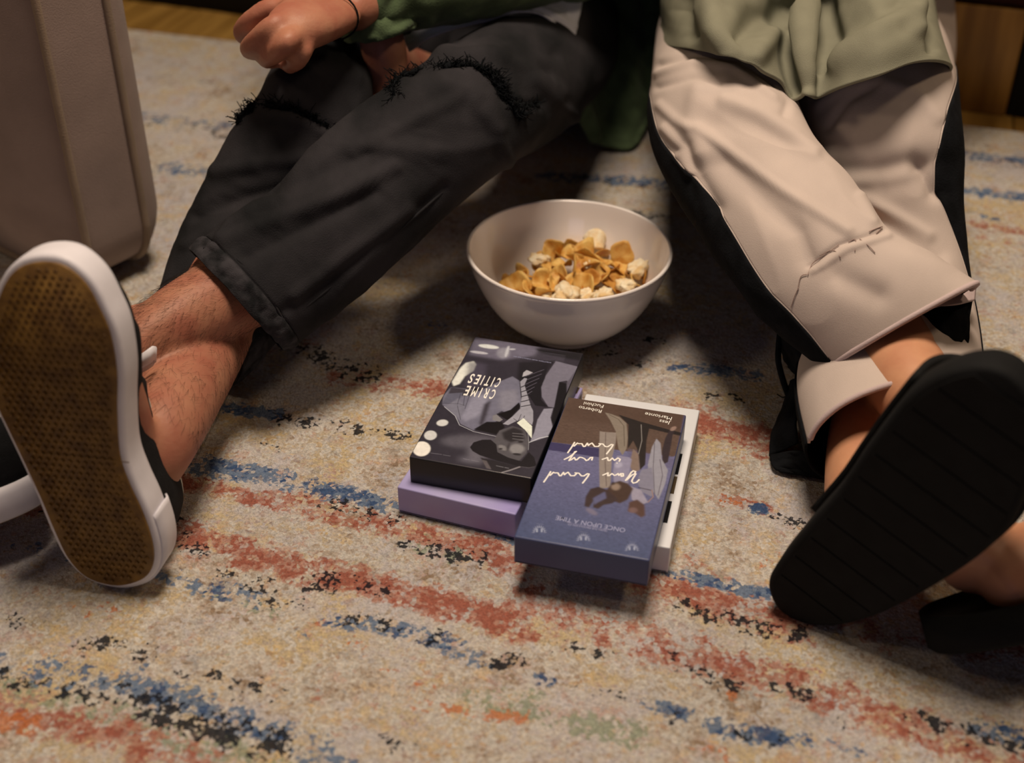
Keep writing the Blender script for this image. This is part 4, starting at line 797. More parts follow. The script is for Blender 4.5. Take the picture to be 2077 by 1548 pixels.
    body.append(closed(limb([sh, (sh+el)/2+[.02, 0, 0], el], [.05, .045, .04], 30, 20))); body.append(closed(limb([el, el*.5+wr*.5, wr*.8+el*.2, wr], [.028, .025, .024, .0255], 30, 20, .9)))
    # the fist of the left hand on the knee: palm, four curled fingers, thumb
    K = [P(*p) for p in ((548, 18, .318), (556, 52, .322), (584, 84, .314), (614, 106, .300))]
    pc = [P(690, 24, .300), P(640, 40, .308), P(592, 52, .312), P(566, 56, .31)]
    body.append(closed(limb(pc, [.027, .033, .036, .030], 24, 22, .62)))
    ends = [[(508, 42, .306), (490, 66, .288), (508, 84, .274)], [(520, 82, .306), (505, 100, .287), (528, 108, .272)], [(560, 108, .300), (540, 120, .280), (562, 124, .268)], [(604, 124, .288), (588, 134, .270), (606, 130, .262)]]
    for k, e_, r in zip(K, ends, (.0098, .0100, .0096, .0085)): body.append(finger([k*.6+pc[1]*.4, k, *[P(*q) for q in e_]], r, 26))
    body.append(finger([P(640, 20, .295), P(590, 8, .292), P(545, 30, .280), P(522, 60, .270)], .0105, 22))
    # right arm: forearm dropping between the knees
    shR = np.array([-.175, 1.79, .54]); elR = P(745, -60, .31); hw_ = P(790, 195, .185)
    body.append(closed(limb([shR, (shR+elR)/2+[-.03, 0, 0], elR], [.05, .045, .04], 30, 20)))
    body.append(closed(loft([((712, -60), (790, -70), .31, .9), ((722, 40), (806, 30), .275, .9), ((732, 108), (826, 92), .25, .9), ((748, 170), (826, 150), .222, .85), ((762, 215), (822, 198), .20, .8), ((775, 250), (825, 235), .18, .7)], 40, 24)))
    ph = P(800, 268, .165); body.append(closed(limb([hw_, ph, ph+[.012, -.012, -.04]], [.026, .034, .028], 16, 18, .6)))
    for i in range(4): 
        b0 = ph+np.array([-.026+.018*i, -.012, -.035]); body.append(finger([b0, b0+[.004, -.012, -.030], b0+[.006, -.004, -.055]], .0088))
    body.append(finger([hw_+[.02, 0, -.01], ph+[.042, -.01, -.01], ph+[.046, -.014, -.04]], .010))
    # feet
    HB, TB = sole_frame((228, 1190), (95, 514), .004, .285, 0); TT = max(TB, key=lambda t: t[2]-.0*t[1]) if False else min(TB, key=lambda t: abs(t[1]-HB[1]))
    x, y, n = sole_axes(HB, TT, MB_TURN); fr = Frame(HB, x, y, n)
    footB = [fr.w([(.055, .0)], .055)[0], fr.w([(.10, 0)], .055)[0], fr.w([(.17, 0)], .042)[0], fr.w([(.24, 0)], .034)[0]]
    ankB = PN(322, 886, fr.o-n*.088, n)
    body.append(closed(limb([P(425, 660, .083), P(400, 735, .075), ankB, fr.w([(.048, 0)], .062)[0]], [.042, .0365, .033, .024], 50, 26))); body.append(closed(limb(footB, [.025, .027, .027, .018], 26, 20, .8)))
    hA = P(255, 700, .10); tA = hA+np.array([-.235, -.10, -.015]); x2 = nrm(tA-hA); n_ = nrm(np.array([-.50, -.36, -.78])); n_ = nrm(n_-(n_@x2)*x2); y2 = np.cross(n_, x2)
    fr2 = Frame(hA-x2*.035+n_*.088+np.array([-.086, -.112, .019]), x2, y2, n_)
    f_ = lambda a, d: fr2.w([(a, .0)], d)[0]
    body.append(closed(limb([P(300, 690, .118), P(250, 712, .108), f_(.058, .088), f_(.055, .055)], [.034, .033, .030, .024], 40, 20))); body.append(closed(limb([f_(.05, .052), f_(.10, .054), f_(.17, .044), f_(.23, .038)], [.024, .027, .026, .017], 26, 20, .8)))
    remeshed('body', body, .0036, M['skin_m'], root, 3)
    hair_cap(hc, 1., root); eyes(hc, 1., root)
    # leg hair
    LB = limb([P(425, 660, .083), P(400, 735, .075), ankB, fr.w([(.048, 0)], .062)[0]], [.042, .0365, .033, .024], 60, 40)
    def hairs(i):
        S = SA if i % 5 > 1 else LB; nn_ = S.shape[1]
        a, b = (rng.integers(6, 52) if i % 5 > 1 else rng.integers(8, 40)), rng.integers(0, nn_)
        p = S[a, b]; c = S[a].mean(0); nr_ = nrm(p-c); t = nrm(S[min(a+4, 59)].mean(0)-c if S is SA else S[min(a+4, 59)].mean(0)-c); side = np.cross(nr_, t)*rng.uniform(-.6, .6)
        l = rng.uniform(.006, .014); return np.array([p-nr_*.0006, p+nr_*.0012+(t+side)*l*.5, p+nr_*.0011+(t+side*1.4)*l])
    strands(4400, hairs, .00006, M['hair'], 'leg_hair', root)
    # wrist cord
    wc = P(662, 30, .304); wa = nrm(P(640, 40, .308)-P(690, 24, .300)); q1 = nrm(np.cross(wa, [0, 0, 1.])); q2 = np.cross(q1, wa); a = np.linspace(0, 2*math.pi, 30)
    mesh('wrist_cord', *tube(wc+.0335*np.cos(a)[:, None]*q1+.0235*np.sin(a)[:, None]*q2, .0009, 6), M['fray'], root)
    # --- shoe whose sole faces us
    shoe = empty('shoe', None, None, parent=root)
    gum = [(157, 554), (182, 582), (203, 622), (226, 676), (239, 755), (239, 833), (245, 922), (265, 981), (290, 1035), (310, 1094), (313, 1138), (297, 1168), (262, 1183), (225, 1184), (178, 1168), (142, 1132), (115, 1079), (86, 1010), (50, 932), (17, 863), (-4, 815), (-17, 740), (-16, 660), (2, 598), (22, 559), (52, 536), (93, 529), (128, 535)]
    ol = resample_closed(fr.px(gum), 150); full = inset(ol, -.0045)
    plate('midsole', fr, full, [(.003, .0), (.0006, .0012), (0, .004), (0, .014), (.0004, .022), (.0012, .0265), (.004, .0285)], M['foxing'], shoe)
    # heel foxing patch, thicker band behind
    plate('outsole', fr, ol, [(.0004, -.0002), (0, -.0012), (.0006, -.0024)], M['gum'], shoe, cap1=True)
    heel_ol = full[full[:, 0] < full[:, 0].min()+.078]
    kk = len(full); idx = [i for i in range(kk) if full[i, 0] < full[:, 0].min()+.076]; st = [i for i in idx if (i-1) % kk not in idx][0]; run = [(st+i) % kk for i in range(len(idx))]
    hp = inset(full, -.0013)[run]; rows = [fr.w(hp, d) for d in (.003, .016, .029, .033)]; rows[3] = fr.w(inset(full, .002)[run], .0335)
    hb_ = mesh('heel_strip', np.vstack(rows), gfaces(4, len(run), False), M['foxing'], shoe); sm = hb_.modifiers.new('t', 'SOLIDIFY'); sm.thickness = .0016
    # waffle tread: small raised studs
    parts = []; xs = np.arange(ol[:, 0].min(), ol[:, 0].max(), .0052); pin = inset(ol, .0045)
    def inside(px_, py_): 
        c = False
        for (x0, y0), (x1, y1) in zip(pin, np.roll(pin, -1, 0)):
            if (y0 > py_) != (y1 > py_) and px_ < (x1-x0)*(py_-y0)/(y1-y0)+x0: c = not c
        return c
    for i, xx in enumerate(xs):
        for yy in np.arange(ol[:, 1].min(), ol[:, 1].max(), .0060):
            yv = yy+(.003 if i % 2 else 0)
            if inside(xx, yv):
                r = .0021; b_ = [(xx+r*1.15, yv), (xx, yv+r), (xx-r*1.15, yv), (xx, yv-r)]; t_ = [(xx+r*.8, yv), (xx, yv+r*.7), (xx-r*.8, yv), (xx, yv-r*.7)]
                parts.append((np.vstack([fr.w(b_, -.0023), fr.w(t_, -.0036)]), [(0, 1, 5, 4), (1, 2, 6, 5), (2, 3, 7, 6), (3, 0, 4, 7), (4, 5, 6, 7)]))
    w_ = mesh('waffle_tread', *joined(parts), M['gum'], shoe, False); w_['kind'] = 'stuff'
    gl = .25*(ol[:, 0].max()); mesh('tread_line', np.vstack([fr.w([(gl+.052, -.035), (gl+.052, .035)], -.0037), fr.w([(gl+.0528, -.035), (gl+.0528, .035)], -.0037)]), [(0, 1, 3, 2)], M['gum'], shoe)
    hf = lambda u: .052*(.25+.75*math.sin(min(1, (1-u)*2.2)*math.pi/2)**.8) if u > .55 else (.062+.012*(.55-u)/.55 if u > .12 else .055+.019*min(1, u/.12))
    of = lambda u: 0 if u > .60 else (min(6.5, (.60-u)*45) if u > .05 else 4.)
    ub, WV, us, nc = upper(fr, inset(full, .0045), .024, hf, of, M['canvas'], shoe)
    # pale collar binding and stitch line along the opening
    L_, R__ = [], []
    for i, u in enumerate(us):
        op = of(u)
        if .03 < u < .60 and op > 1:
            jl = int(round((nc-1)/2-op)); L_.append(WV[i, jl]); R__.append(WV[i, nc-1-jl])
    for q in (L_, R__):
        mesh('collar_binding', *tube(q, .0024, 8, 70), M['stitch'], shoe)
    for side in (L_, R__):
        q = np.array([p+fr.n*.0075 for p in side]); c = cat_rom(q, 90); cc = np.array(fr.o+fr.x*.1); parts = [tube(c[i:i+2]+nrm(c[i]-(fr.o+fr.x*((c[i]-fr.o)@fr.x)-fr.n*.05))*.003, .0005, 4) for i in range(0, 88, 2)]
        mesh('stitching', *joined(parts), M['stitch'], shoe)
    # --- the other shoe, behind and to the left
    shoe2 = empty('shoe', None, None, parent=root)
    o2 = ol.copy(); o2[:, 1] *= -1; o2 = o2[::-1]; f2 = inset(o2, -.0062)
    plate('midsole', fr2, f2, [(.003, .0), (0, .004), (0, .022), (.004, .0285)], M['foxing'], shoe2); plate('outsole', fr2, o2, [(.0004, -.0002), (0, -.0012), (.0006, -.0024)], M['gum'], shoe2)
    _, WV2, us2, nc2 = upper(fr2, inset(f2, .002), .024, hf, of, M['canvas'], shoe2)
    for s_ in (0, 1):
        q = [WV2[i, int(round((nc-1)/2-of(u)))] if s_ else WV2[i, nc-1-int(round((nc-1)/2-of(u)))] for i, u in enumerate(us2) if .03 < u < .6 and of(u) > 1]; mesh('collar_binding', *tube(q, .0022, 8, 60), M['stitch'], shoe2)
    # pull tab at the heel of the shoe behind
    pt = [P(262, 742, .125), P(282, 734, .133), P(302, 722, .137), P(312, 716, .134), P(314, 724, .128), P(296, 738, .124), P(270, 752, .118)]
    c = cat_rom(np.array(pt), 40); up_ = nrm(np.array([.15, .25, 1.])); tabm = mesh('pull_tab', np.vstack([c+up_*.006, c-up_*.006]), gfaces(2, 40, False), M['foxing'], shoe2); s = tabm.modifiers.new('t', 'SOLIDIFY'); s.thickness = .0022; s.offset = 0
    # --- shirt and jacket
    tt = torso([(-.03, 1.675, .195, .148, .115), (-.03, 1.68, .21, .145, .115), (-.025, 1.71, .28, .14, .11), (-.01, 1.76, .40, .158, .115), (.0, 1.80, .52, .162, .108), (.0, 1.825, .60, .085, .075)]); tt = wrinkle(tt, .003, 5, 2.5, 2.2)
    ts = mesh('tee_shirt', tt.reshape(-1, 3), gfaces(*tt.shape[:2]), M['tee'], root); ts.modifiers.new('t', 'SOLIDIFY').thickness = .002
    sheet([[(815, 40, .235), (900, 0, .255), (1000, -30, .262), (1090, -40, .262), (1180, 0, .235)], [(822, 75, .225), (900, 42, .245), (1000, 18, .252), (1085, 6, .252), (1172, 50, .22)], [(828, 104, .215), (885, 72, .235), (985, 42, .246), (1085, 28, .246), (1160, 84, .21)]], 20, 40, [([(950, 0), (960, 30)], .003, 12)], M['tee'], 'shirt_hem', root, amp=.003)
    jk = torso([(-.03, 1.72, .10, .165, .13), (-.03, 1.72, .20, .165, .13), (-.025, 1.745, .32, .165, .13), (-.01, 1.78, .44, .19, .13), (.0, 1.81, .54, .185, .12), (.0, 1.83, .61, .085, .085)], 60, 90); jk = wrinkle(jk, .004, 6, 2.5, 6.2)
    F = [f for f in gfaces(60, 90) if not (.62 < ((f[0] % 90)/90) < .86)]
    jo = mesh('jacket', jk.reshape(-1, 3), F, M['jacket'], root); jo.modifiers.new('t', 'SOLIDIFY').thickness = .003
    sheet([[(1120, -60, .24), (1190, -70, .20), (1270, -70, .18), (1345, -60, .15), (1360, -40, .12)], [(1135, 10, .205), (1195, 0, .165), (1270, 0, .14), (1340, 10, .12), (1362, 30, .10)], [(1160, 100, .155), (1215, 95, .115), (1285, 95, .095), (1340, 100, .085), (1352, 110, .07)], [(1168, 190, .10), (1220, 190, .065), (1290, 190, .05), (1330, 180, .05), (1342, 180, .045)], [(1176, 246, .055), (1222, 255, .03), (1285, 255, .02), (1312, 238, .02), (1322, 225, .02)], [(1196, 284, .02), (1232, 298, .008), (1278, 301, .006), (1296, 282, .008), (1304, 262, .01)]],
          70, 50, [([(1175, 60), (1178, 200), (1205, 270)], .008, 10), ([(1230, 0), (1235, 150), (1250, 260)], -.008, 18), ([(1275, 20), (1280, 200)], .006, 16), ([(1310, 0), (1315, 180)], -.006, 12), ([(1200, 276), (1240, 290), (1280, 292)], .002, 5)], M['jacket'], 'jacket_tail', root, .004, .004, 3)
    sl = loft([((716, -78), (735, 66), .302, .9), ((745, -84), (762, 66), .302, .95), ((820, -100), (838, 50), .302, .95), ((930, -120), (950, 34), .30, .95), ((1050, -170), (1075, 8), .30, 1.), ((1150, -205), (1175, -20), .30, 1.)], 90, 60)
    sl = wrinkle(sl, .004, 9, 1.8, 4.4); slo = mesh('left_sleeve', sl.reshape(-1, 3), gfaces(*sl.shape[:2]), M['jacket'], root); slo.modifiers.new('t', 'SOLIDIFY').thickness = .003; slo.name = 'sleeve'
    u1 = wrinkle(limb([el+[-.02, -.03, .0], el, (sh+el)/2+[.02, 0, 0], sh+[-.02, 0, .01]], [.055, .062, .066, .06], 60, 40), .004, 6, 2, 1.4); mesh('sleeve', *closed(u1), M['jacket'], root)
    cf = loft([((704, 78), (832, 52), .268, .9), ((700, 52), (832, 34), .278, .9), ((696, 10), (828, 0), .29, .95), ((690, -50), (820, -60), .315, 1.)], 60, 50); cf = wrinkle(cf, .004, 6, 2., 5.1)
    cfo = mesh('sleeve', cf.reshape(-1, 3), gfaces(*cf.shape[:2]), M['jacket'], root); cfo.modifiers.new('t', 'SOLIDIFY').thickness = .003
    mesh('sleeve', *closed(wrinkle(limb([P(758, -95, .325), elR, (shR+elR)/2+[-.03, 0, 0], shR+[.02, 0, .01]], [.06, .062, .066, .06], 60, 40), .004, 6, 2, 7.)), M['jacket'], root)
    0 and print('MAN', HB, TT, [t for t in TB], 'ankB', ankB, proj(ankB)[0], 'hip', hip, 'shin', np.linalg.norm((cA[0])-(cA[6])), 'thigh', np.linalg.norm(cA[6]-cA[-1]), 'shinB', np.linalg.norm(cB[0]-cB[6]))
MB_TURN = 31
man()

# ------------------------------------------------------------------ the person in cream trousers (right)
def woman():
    root = empty('person', 'person in cream two-tone wide trousers and sage shirt, ankles crossed in black slippers', 'person')
    over = [((1340, 40), (1580, 55), .15, .9), ((1326, 110), (1592, 130), .175, .95), ((1318, 172), (1606, 215), .20, .95), ((1316, 268), (1636, 285), .205, .95), ((1352, 372), (1702, 345), .19, .85), ((1415, 470), (1738, 395), .178, .78), ((1482, 565), (1792, 478), .168, .75), ((1540, 640), (1868, 510), .158, .75), ((1604, 694), (1932, 548), .148, .72), ((1676, 750), (1978, 578), .138, .66)]
    under = [((1630, 40), (1880, 60), .15, .9), ((1612, 130), (1926, 120), .18, .95), ((1610, 215), (1936, 190), .20, .95), ((1625, 290), (1945, 270), .20, .9), ((1660, 370), (1944, 350), .175, .85), ((1690, 450), (1946, 430), .145, .8), ((1680, 560), (1955, 540), .11, .7), ((1640, 680), (1975, 650), .092, .65), ((1612, 800), (1988, 740), .085, .7), ((1640, 925), (1990, 830), .080, .72)]
    nuo, nvo = 320, 140; pi = math.pi
    VO = loft(over, nuo, nvo, .95, seam=(70, [-.2, -.2, -.2, -.25, -.3, -.35, -.4, -.45, -.45, -.4], [3.3, 3.2, 3.05, 2.55, 2.25, 2.2, 2.2, 2.25, 2.35, 2.6])); VU = loft(under, 280, 130, .95, seam=(65, [-.2, -.1, .1, .5, .85, .85, .5, .1, 0, 0], [3.3, 3.3, 3.3, 3.3, 3.3, 3.3, 3.3, 3.1, 3., 2.9]))
    eO = np.clip(np.linspace(1, 0, nuo)*5, .4, 1); eU = np.clip(np.linspace(1, 0, 280)*5, .4, 1)
    VO = wrinkle(VO, .0016, 6, 1.2, 5.3, env=eO); VU = wrinkle(VU, .0016, 6, 1.2, 9.3, env=eU)
    fO = [([(1425, 245), (1480, 250), (1540, 262), (1595, 298)], -.004, 30), ([(1470, 205), (1540, 230), (1610, 275), (1650, 310)], .004, 14), ([(1420, 262), (1500, 322), (1590, 388), (1720, 470)], .0035, 10), ([(1470, 330), (1545, 400), (1620, 470), (1640, 520)], -.006, 26), ([(1395, 300), (1410, 360), (1450, 420)], -.005, 20), ([(1420, 190), (1405, 260), (1420, 310)], .006, 22), ([(1335, 150), (1410, 128), (1490, 140), (1570, 200)], .003, 7), ([(1340, 132), (1420, 112), (1500, 122), (1570, 168)], -.0025, 7), ([(1335, 178), (1400, 160), (1460, 168)], -.0025, 8), ([(1340, 215), (1372, 245), (1400, 262)], .003, 9), ([(1350, 262), (1385, 300), (1400, 350)], .0035, 9), ([(1380, 320), (1420, 380), (1440, 430)], .003, 10), ([(1590, 230), (1600, 200), (1560, 150)], -.003, 10), ([(1640, 540), (1700, 498), (1790, 470)], -.0022, 6), ([(1650, 550), (1720, 505), (1800, 480)], .0018, 7), ([(1700, 560), (1780, 600)], -.004, 26), ([(1745, 400), (1770, 450)], .003, 10)]
    fU = [([(1700, 346), (1770, 342), (1850, 322)], -.003, 20), ([(1712, 366), (1800, 364), (1860, 350)], .003, 18), ([(1790, 365), (1850, 350), (1895, 330)], -.005, 30), ([(1870, 345), (1895, 390)], -.008, 20), ([(1660, 215), (1710, 180), (1760, 168)], .003, 9), ([(1680, 260), (1720, 205), (1780, 170)], -.003, 9), ([(1720, 390), (1800, 430), (1880, 480)], .004, 14), ([(1735, 420), (1820, 470), (1900, 520)], -.005, 18), ([(1780, 165), (1860, 190), (1900, 240)], .003, 14), ([(1800, 720), (1900, 700)], .003, 14)]
    VO, VU = fold(VO, fO), fold(VU, fU)
    # front panel cream, back panel black: the seams run along both sides
    def panels(V, jr, jl, name='trouser_leg'):
        nu, nv = V.shape[:2]; F = gfaces(nu, nv); fr_, bk = [], []
        for q in F:
            j = q[0] % nv; (fr_ if j < jl else bk).append(q)
        V2 = V.reshape(-1, 3); n = outward(V, gnormals(V)).reshape(-1, 3)
        o = mesh('front_panel', V2, fr_, M['cream'], root); s = o.modifiers.new('t', 'SOLIDIFY'); s.thickness = .0022; s.offset = 0
        B = V2+n*.0016; B[:, 2] = np.maximum(B[:, 2], .003)
        o2 = mesh('back_panel', B, bk, M['black_cloth'], root); s = o2.modifiers.new('t', 'SOLIDIFY'); s.thickness = .0022; s.offset = 0
    panels(VO, 0, 70); panels(VU, 0, 65)
    for V, j in ((VO, 70), (VU, 0)):
        mesh('side_seam', *tube(cat_rom(V[::8, j], 120), .0016, 6), M['cream'], root)
    # raw hems with a thick turned edge
    for V, lo, hi in ((VO, 0, 71), (VU, 0, 66)):
        mesh('raw_hem', *tube(cat_rom(V[-1, [j % V.shape[1] for j in range(lo, hi, 3)]], 90), .0026, 8), M['cream_in'], root)
    # inside-out lining strip at the right of the upper cuff
    jj = [j % nvo for j in range(-22, 3)]; q = V_ = VO[-1, jj]; in_ = VO[-26, jj]
    # threads along the let-down hem
    parts = []
    for px in ([(1640, 560), (1648, 535), (1665, 520), (1690, 508), (1700, 496)], [(1618, 590), (1625, 565), (1640, 556)], [(1722, 492), (1735, 486), (1732, 510)], [(1745, 488), (1760, 500), (1775, 515)], [(1760, 470), (1785, 462), (1775, 478)], [(1664, 518), (1690, 512), (1706, 522)], [(1608, 622), (1614, 600), (1622, 585)]):
        parts.append(tube(smooth_rows(cat_rom(drape(px, VO, .0022), 30), 2.), .0004, 5))
    mesh('loose_threads', *joined(parts), mat('brown_thread', seen(150, 118, 104), .8), root)
    # black cloth of the lower cuff pooled on the rug, loose threads at the left
    sheet([[(1590, 640, .10), (1640, 690, .10), (1700, 735, .10), (1770, 800, .085)], [(1585, 700, .075), (1632, 745, .08), (1690, 780, .075), (1760, 830, .07)], [(1600, 745, .05), (1650, 775, .055), (1710, 805, .055), (1770, 850, .055)]], 30, 30, [], M['black_cloth'], 'back_panel', root, .003, .004, 5)
    sheet([[(1640, 770, .062), (1632, 800, .052), (1615, 850, .04), (1618, 900, .022)], [(1612, 770, .055), (1605, 815, .042), (1585, 865, .028), (1588, 915, .010)], [(1604, 778, .046), (1590, 825, .03), (1568, 880, .014), (1563, 925, .004)], [(1610, 800, .03), (1592, 850, .012), (1572, 905, .004), (1570, 945, .003)]], 26, 40, [], M['black_cloth'], 'back_panel', root, .003, .002, 8)
    sheet([[(1563, 925, .006), (1600, 915, .018), (1645, 915, .03), (1700, 885, .045)], [(1568, 948, .004), (1610, 945, .010), (1655, 945, .016), (1700, 925, .02)], [(1590, 958, .003), (1630, 966, .004), (1665, 972, .004), (1694, 975, .004)]], 24, 30, [], M['black_cloth'], 'back_panel', root, .003, .002, 9)
    sheet([[(1838, 628, .140), (1890, 606, .150), (1940, 596, .150), (1974, 598, .145)], [(1862, 660, .132), (1905, 655, .142), (1942, 650, .142), (1966, 648, .138)], [(1888, 702, .124), (1918, 706, .130), (1944, 704, .130), (1962, 694, .128)], [(1902, 726, .118), (1918, 738, .122), (1934, 736, .124), (1950, 722, .124)]], 26, 30, [], M['black_cloth'], 'back_panel', root, .002, .002, 4)
    sheet([[(1872, 622, .150), (1910, 604, .156), (1950, 588, .156), (1979, 577, .150)], [(1890, 624, .148), (1920, 620, .153), (1950, 616, .153), (1976, 610, .147)]], 8, 24, [], M['cream_in'], 'lining', root, .002)
    parts = [tube(cat_rom(np.array([P(*p) for p in q]), 20), r, 5) for q, r in (([(1584, 660, .09), (1578, 720, .07), (1588, 770, .05), (1600, 805, .04)], .0030), ([(1600, 800, .04), (1590, 825, .03), (1582, 845, .02)], .0006), ([(1602, 800, .04), (1588, 806, .035), (1576, 800, .033)], .0006), ([(1606, 790, .045), (1618, 783, .05), (1628, 792, .05)], .0006))]
    mesh('loose_threads', *joined(parts), M['fray'], root)
    pel = torso([(.385, 1.60, .012, .15, .12), (.385, 1.60, .06, .175, .145), (.385, 1.60, .13, .175, .14), (.39, 1.62, .20, .16, .125), (.40, 1.65, .28, .14, .11)], 40, 60)
    mesh('waist', *closed(pel), M['cream'], root)
    # --- body
    body = []
    cO, rO = cl_of(over, .45); cU, rU = cl_of(under, .45); cO = [c-[0, 0, .012] for c in cO]; cU = [c-[0, 0, .012] for c in cU]
    tor = torso([(.385, 1.61, .05, .12, .09), (.385, 1.615, .15, .125, .10), (.40, 1.66, .28, .12, .10), (.42, 1.71, .42, .145, .10), (.425, 1.75, .53, .15, .09), (.425, 1.77, .60, .075, .06)]); body.append(closed(tor))
    hc = (.425, 1.78, .79); body += head_parts(hc, .95)
    ankO = [((1640, 590), (1790, 490), .112, .85), ((1690, 690), (1842, 590), .112, .85), ((1722, 760), (1878, 652), .114, .95), ((1768, 820), (1922, 730), .114, 1.), ((1800, 862), (1948, 785), .112, 1.), ((1838, 915), (1968, 850), .10, 1.), ((1868, 985), (1985, 930), .082, 1.)]
    SO = loft(ankO, 60, 40); body.append(closed(SO))
    body.append(closed(limb([(P(1728, 548, .115))]+cO[5:0:-2]+[np.array([.33, 1.58, .13])], [.036]+[min(r, .052) for r in rO[5:0:-2]]+[.06], 50, 24)))
    ankU = [((1720, 760), (1840, 720), .045, .8), ((1700, 850), (1830, 815), .048, .85), ((1688, 905), (1815, 870), .052, .95), ((1694, 985), (1812, 930), .055, 1.), ((1690, 1050), (1815, 1000), .05, 1.)]
    body.append(closed(loft(ankU, 50, 36))); body.append(closed(limb([P(1775, 760, .05)]+cU[6:0:-2]+[np.array([.44, 1.58, .11])], [.036]+[min(r, .05) for r in rU[6:0:-2]]+[.045], 50, 24)))
    # arms bent, forearms raised in front of the chest
    for sx in (-1, 1):
        sh = np.array([.425+sx*.155, 1.74, .54]); el = np.array([.425+sx*.18, 1.58, .42]); wr = np.array([.425+sx*.08, 1.46, .50])
        body.append(closed(limb([sh, (sh+el)/2, el], [.045, .042, .036], 26, 20))); body.append(closed(limb([el, (el+wr)/2, wr], [.037, .033, .024], 26, 20)))
        ha = wr+np.array([-sx*.045, -.02, .045]); body.append(closed(limb([wr, (wr+ha)/2, ha], [.022, .030, .028], 16, 16, .55)))
        for k in range(4):
            b0 = ha+np.array([(k-1.5)*.015*sx*.6, -.004, (1.5-k)*.013+.006]); body.append(finger([b0, b0+[-sx*.024, -.008, .016], b0+[-sx*.040, .004, .012]], .0078))
        body.append(finger([wr+[0, -.01, .012], wr+[0, -.03, .045], wr+[-sx*.02, -.034, .064]], .009))
        mesh('sleeve', *closed(wrinkle(limb([el+[-sx*.03, -.02, .03], el, (sh+el)/2, sh+[-sx*.02, 0, .01]], [.048, .056, .060, .055], 50, 36), .003, 6, 2, 3.+sx)), M['sage'], root)
    # --- near slipper: ridged black sole towards us, heel on the rug at the left
    HB, TB = sole_frame((1612, 1215), (2030, 770), .022, .262, 0); T_ = min(TB, key=lambda t: abs(t[1]-HB[1]-.02))
    x, y, n = sole_axes(HB, T_, WB_TURN); fr = Frame(HB, x, y, n)
    opx = [(1556, 1190), (1572, 1150), (1612, 1098), (1650, 1052), (1695, 1000), (1742, 930), (1800, 852), (1850, 795), (1905, 762), (1960, 747), (2010, 747), (2060, 772), (2100, 830), (2110, 900), (2092, 980), (2050, 1068), (2010, 1112), (1950, 1158), (1866, 1208), (1782, 1250), (1700, 1272), (1630, 1268), (1578, 1240)]
    ol = resample_closed(fr.px(opx), 140)
    slp = empty('slipper', None, None, parent=root)
    plate('sole', fr, ol, [(.004, .0), (.001, .0015), (0, .005), (0, .022), (.002, .028), (.005, .030)], M['slipper'], slp)
    x0, x1 = ol[:, 0].min(), ol[:, 0].max()
    for k in range(11):                                             # cross ribs of the tread
        xa, xb = x0+.012+(x1-x0-.024)*k/11, x0+.012+(x1-x0-.024)*(k+.95)/11; q = []
        for xx in np.linspace(xa, xb, 4):
            ys = [a[1]+(b[1]-a[1])*(xx-a[0])/(b[0]-a[0]) for a, b in zip(ol, np.roll(ol, -1, 0)) if (a[0] > xx) != (b[0] > xx)]
            q.append((xx, min(ys)+.006, max(ys)-.006))
        lo = [(a, b) for a, b, c in q]; hi = [(a, c) for a, b, c in q]; rim = lo+hi[::-1]; k8 = len(rim)
        mesh('tread_rib', np.vstack([fr.w(rim, .001), fr.w(rim, -.0013)]), gfaces(2, k8, flip=True)+[tuple(range(k8, 2*k8))], M['slipper'], slp, False)
    # strap over the toes
    st = []
    for xx in np.linspace(x0+.085, x0+.235, 22):
        ys = [a[1]+(b[1]-a[1])*(xx-a[0])/(b[0]-a[0]) for a, b in zip(ol, np.roll(ol, -1, 0)) if (a[0] > xx) != (b[0] > xx)]; c, hw = (min(ys)+max(ys))/2, (max(ys)-min(ys))/2
        g_ = min(1, max(0, (xx-x0-.085)/.07)); st.append([fr.w([(xx, c+hw*.97*math.cos(a))], .022+.058*(.12+.88*g_*g_*(3-2*g_))*math.sin(a)**.8)[0] for a in np.linspace(0.001, math.pi-.001, 30)])
    so = mesh('strap', np.array(st).reshape(-1, 3), gfaces(22, 30, False), M['slipper'], slp); so.modifiers.new('t', 'SOLIDIFY').thickness = .006
    f0 = lambda a, d, b=0: fr.w([(x0+a, b)], d)[0]; mid = ol[:, 1].mean()
    body.append(closed(limb([P(1765, 850, .048), P(1752, 930, .055), f0(.045, .085, mid), f0(.035, .055, mid)], [.033, .031, .031, .027], 40, 24)))
    body.append(closed(limb([f0(.03, .058, mid), f0(.09, .062, mid), f0(.16, .052, mid), f0(.225, .044, mid)], [.026, .034, .036, .026], 30, 22, .75)))
    # --- the other foot, beyond, in its own slipper
    hO = P(1985, 1180, .062); tO = hO+np.array([.215, .055, .035]); kO = P(1890, 960, .085)
    body.append(closed(limb([P(1905, 900, .095), kO, hO*.6+kO*.4+[.01, 0, 0], hO], [.033, .030, .030, .026], 30, 24)))
    body.append(closed(limb([hO, hO*.6+tO*.4, tO], [.029, .036, .024], 30, 22, .8)))
    slp2 = empty('slipper', None, None, parent=root); x2 = nrm(tO-hO); n2 = nrm(np.array([.15, -.55, -.82])); n2 = nrm(n2-(n2@x2)*x2)
    fr2 = Frame(hO-x2*.045+n2*.034, x2, np.cross(n2, x2), n2); o2 = ol-[x0, ol[:, 1].mean()]; o2[:, 1] *= -.92; o2 = o2[::-1]
    plate('sole', fr2, o2, [(.004, .016), (0, .020), (0, -.006), (.004, -.010)], M['slipper'], slp2)
    st = []
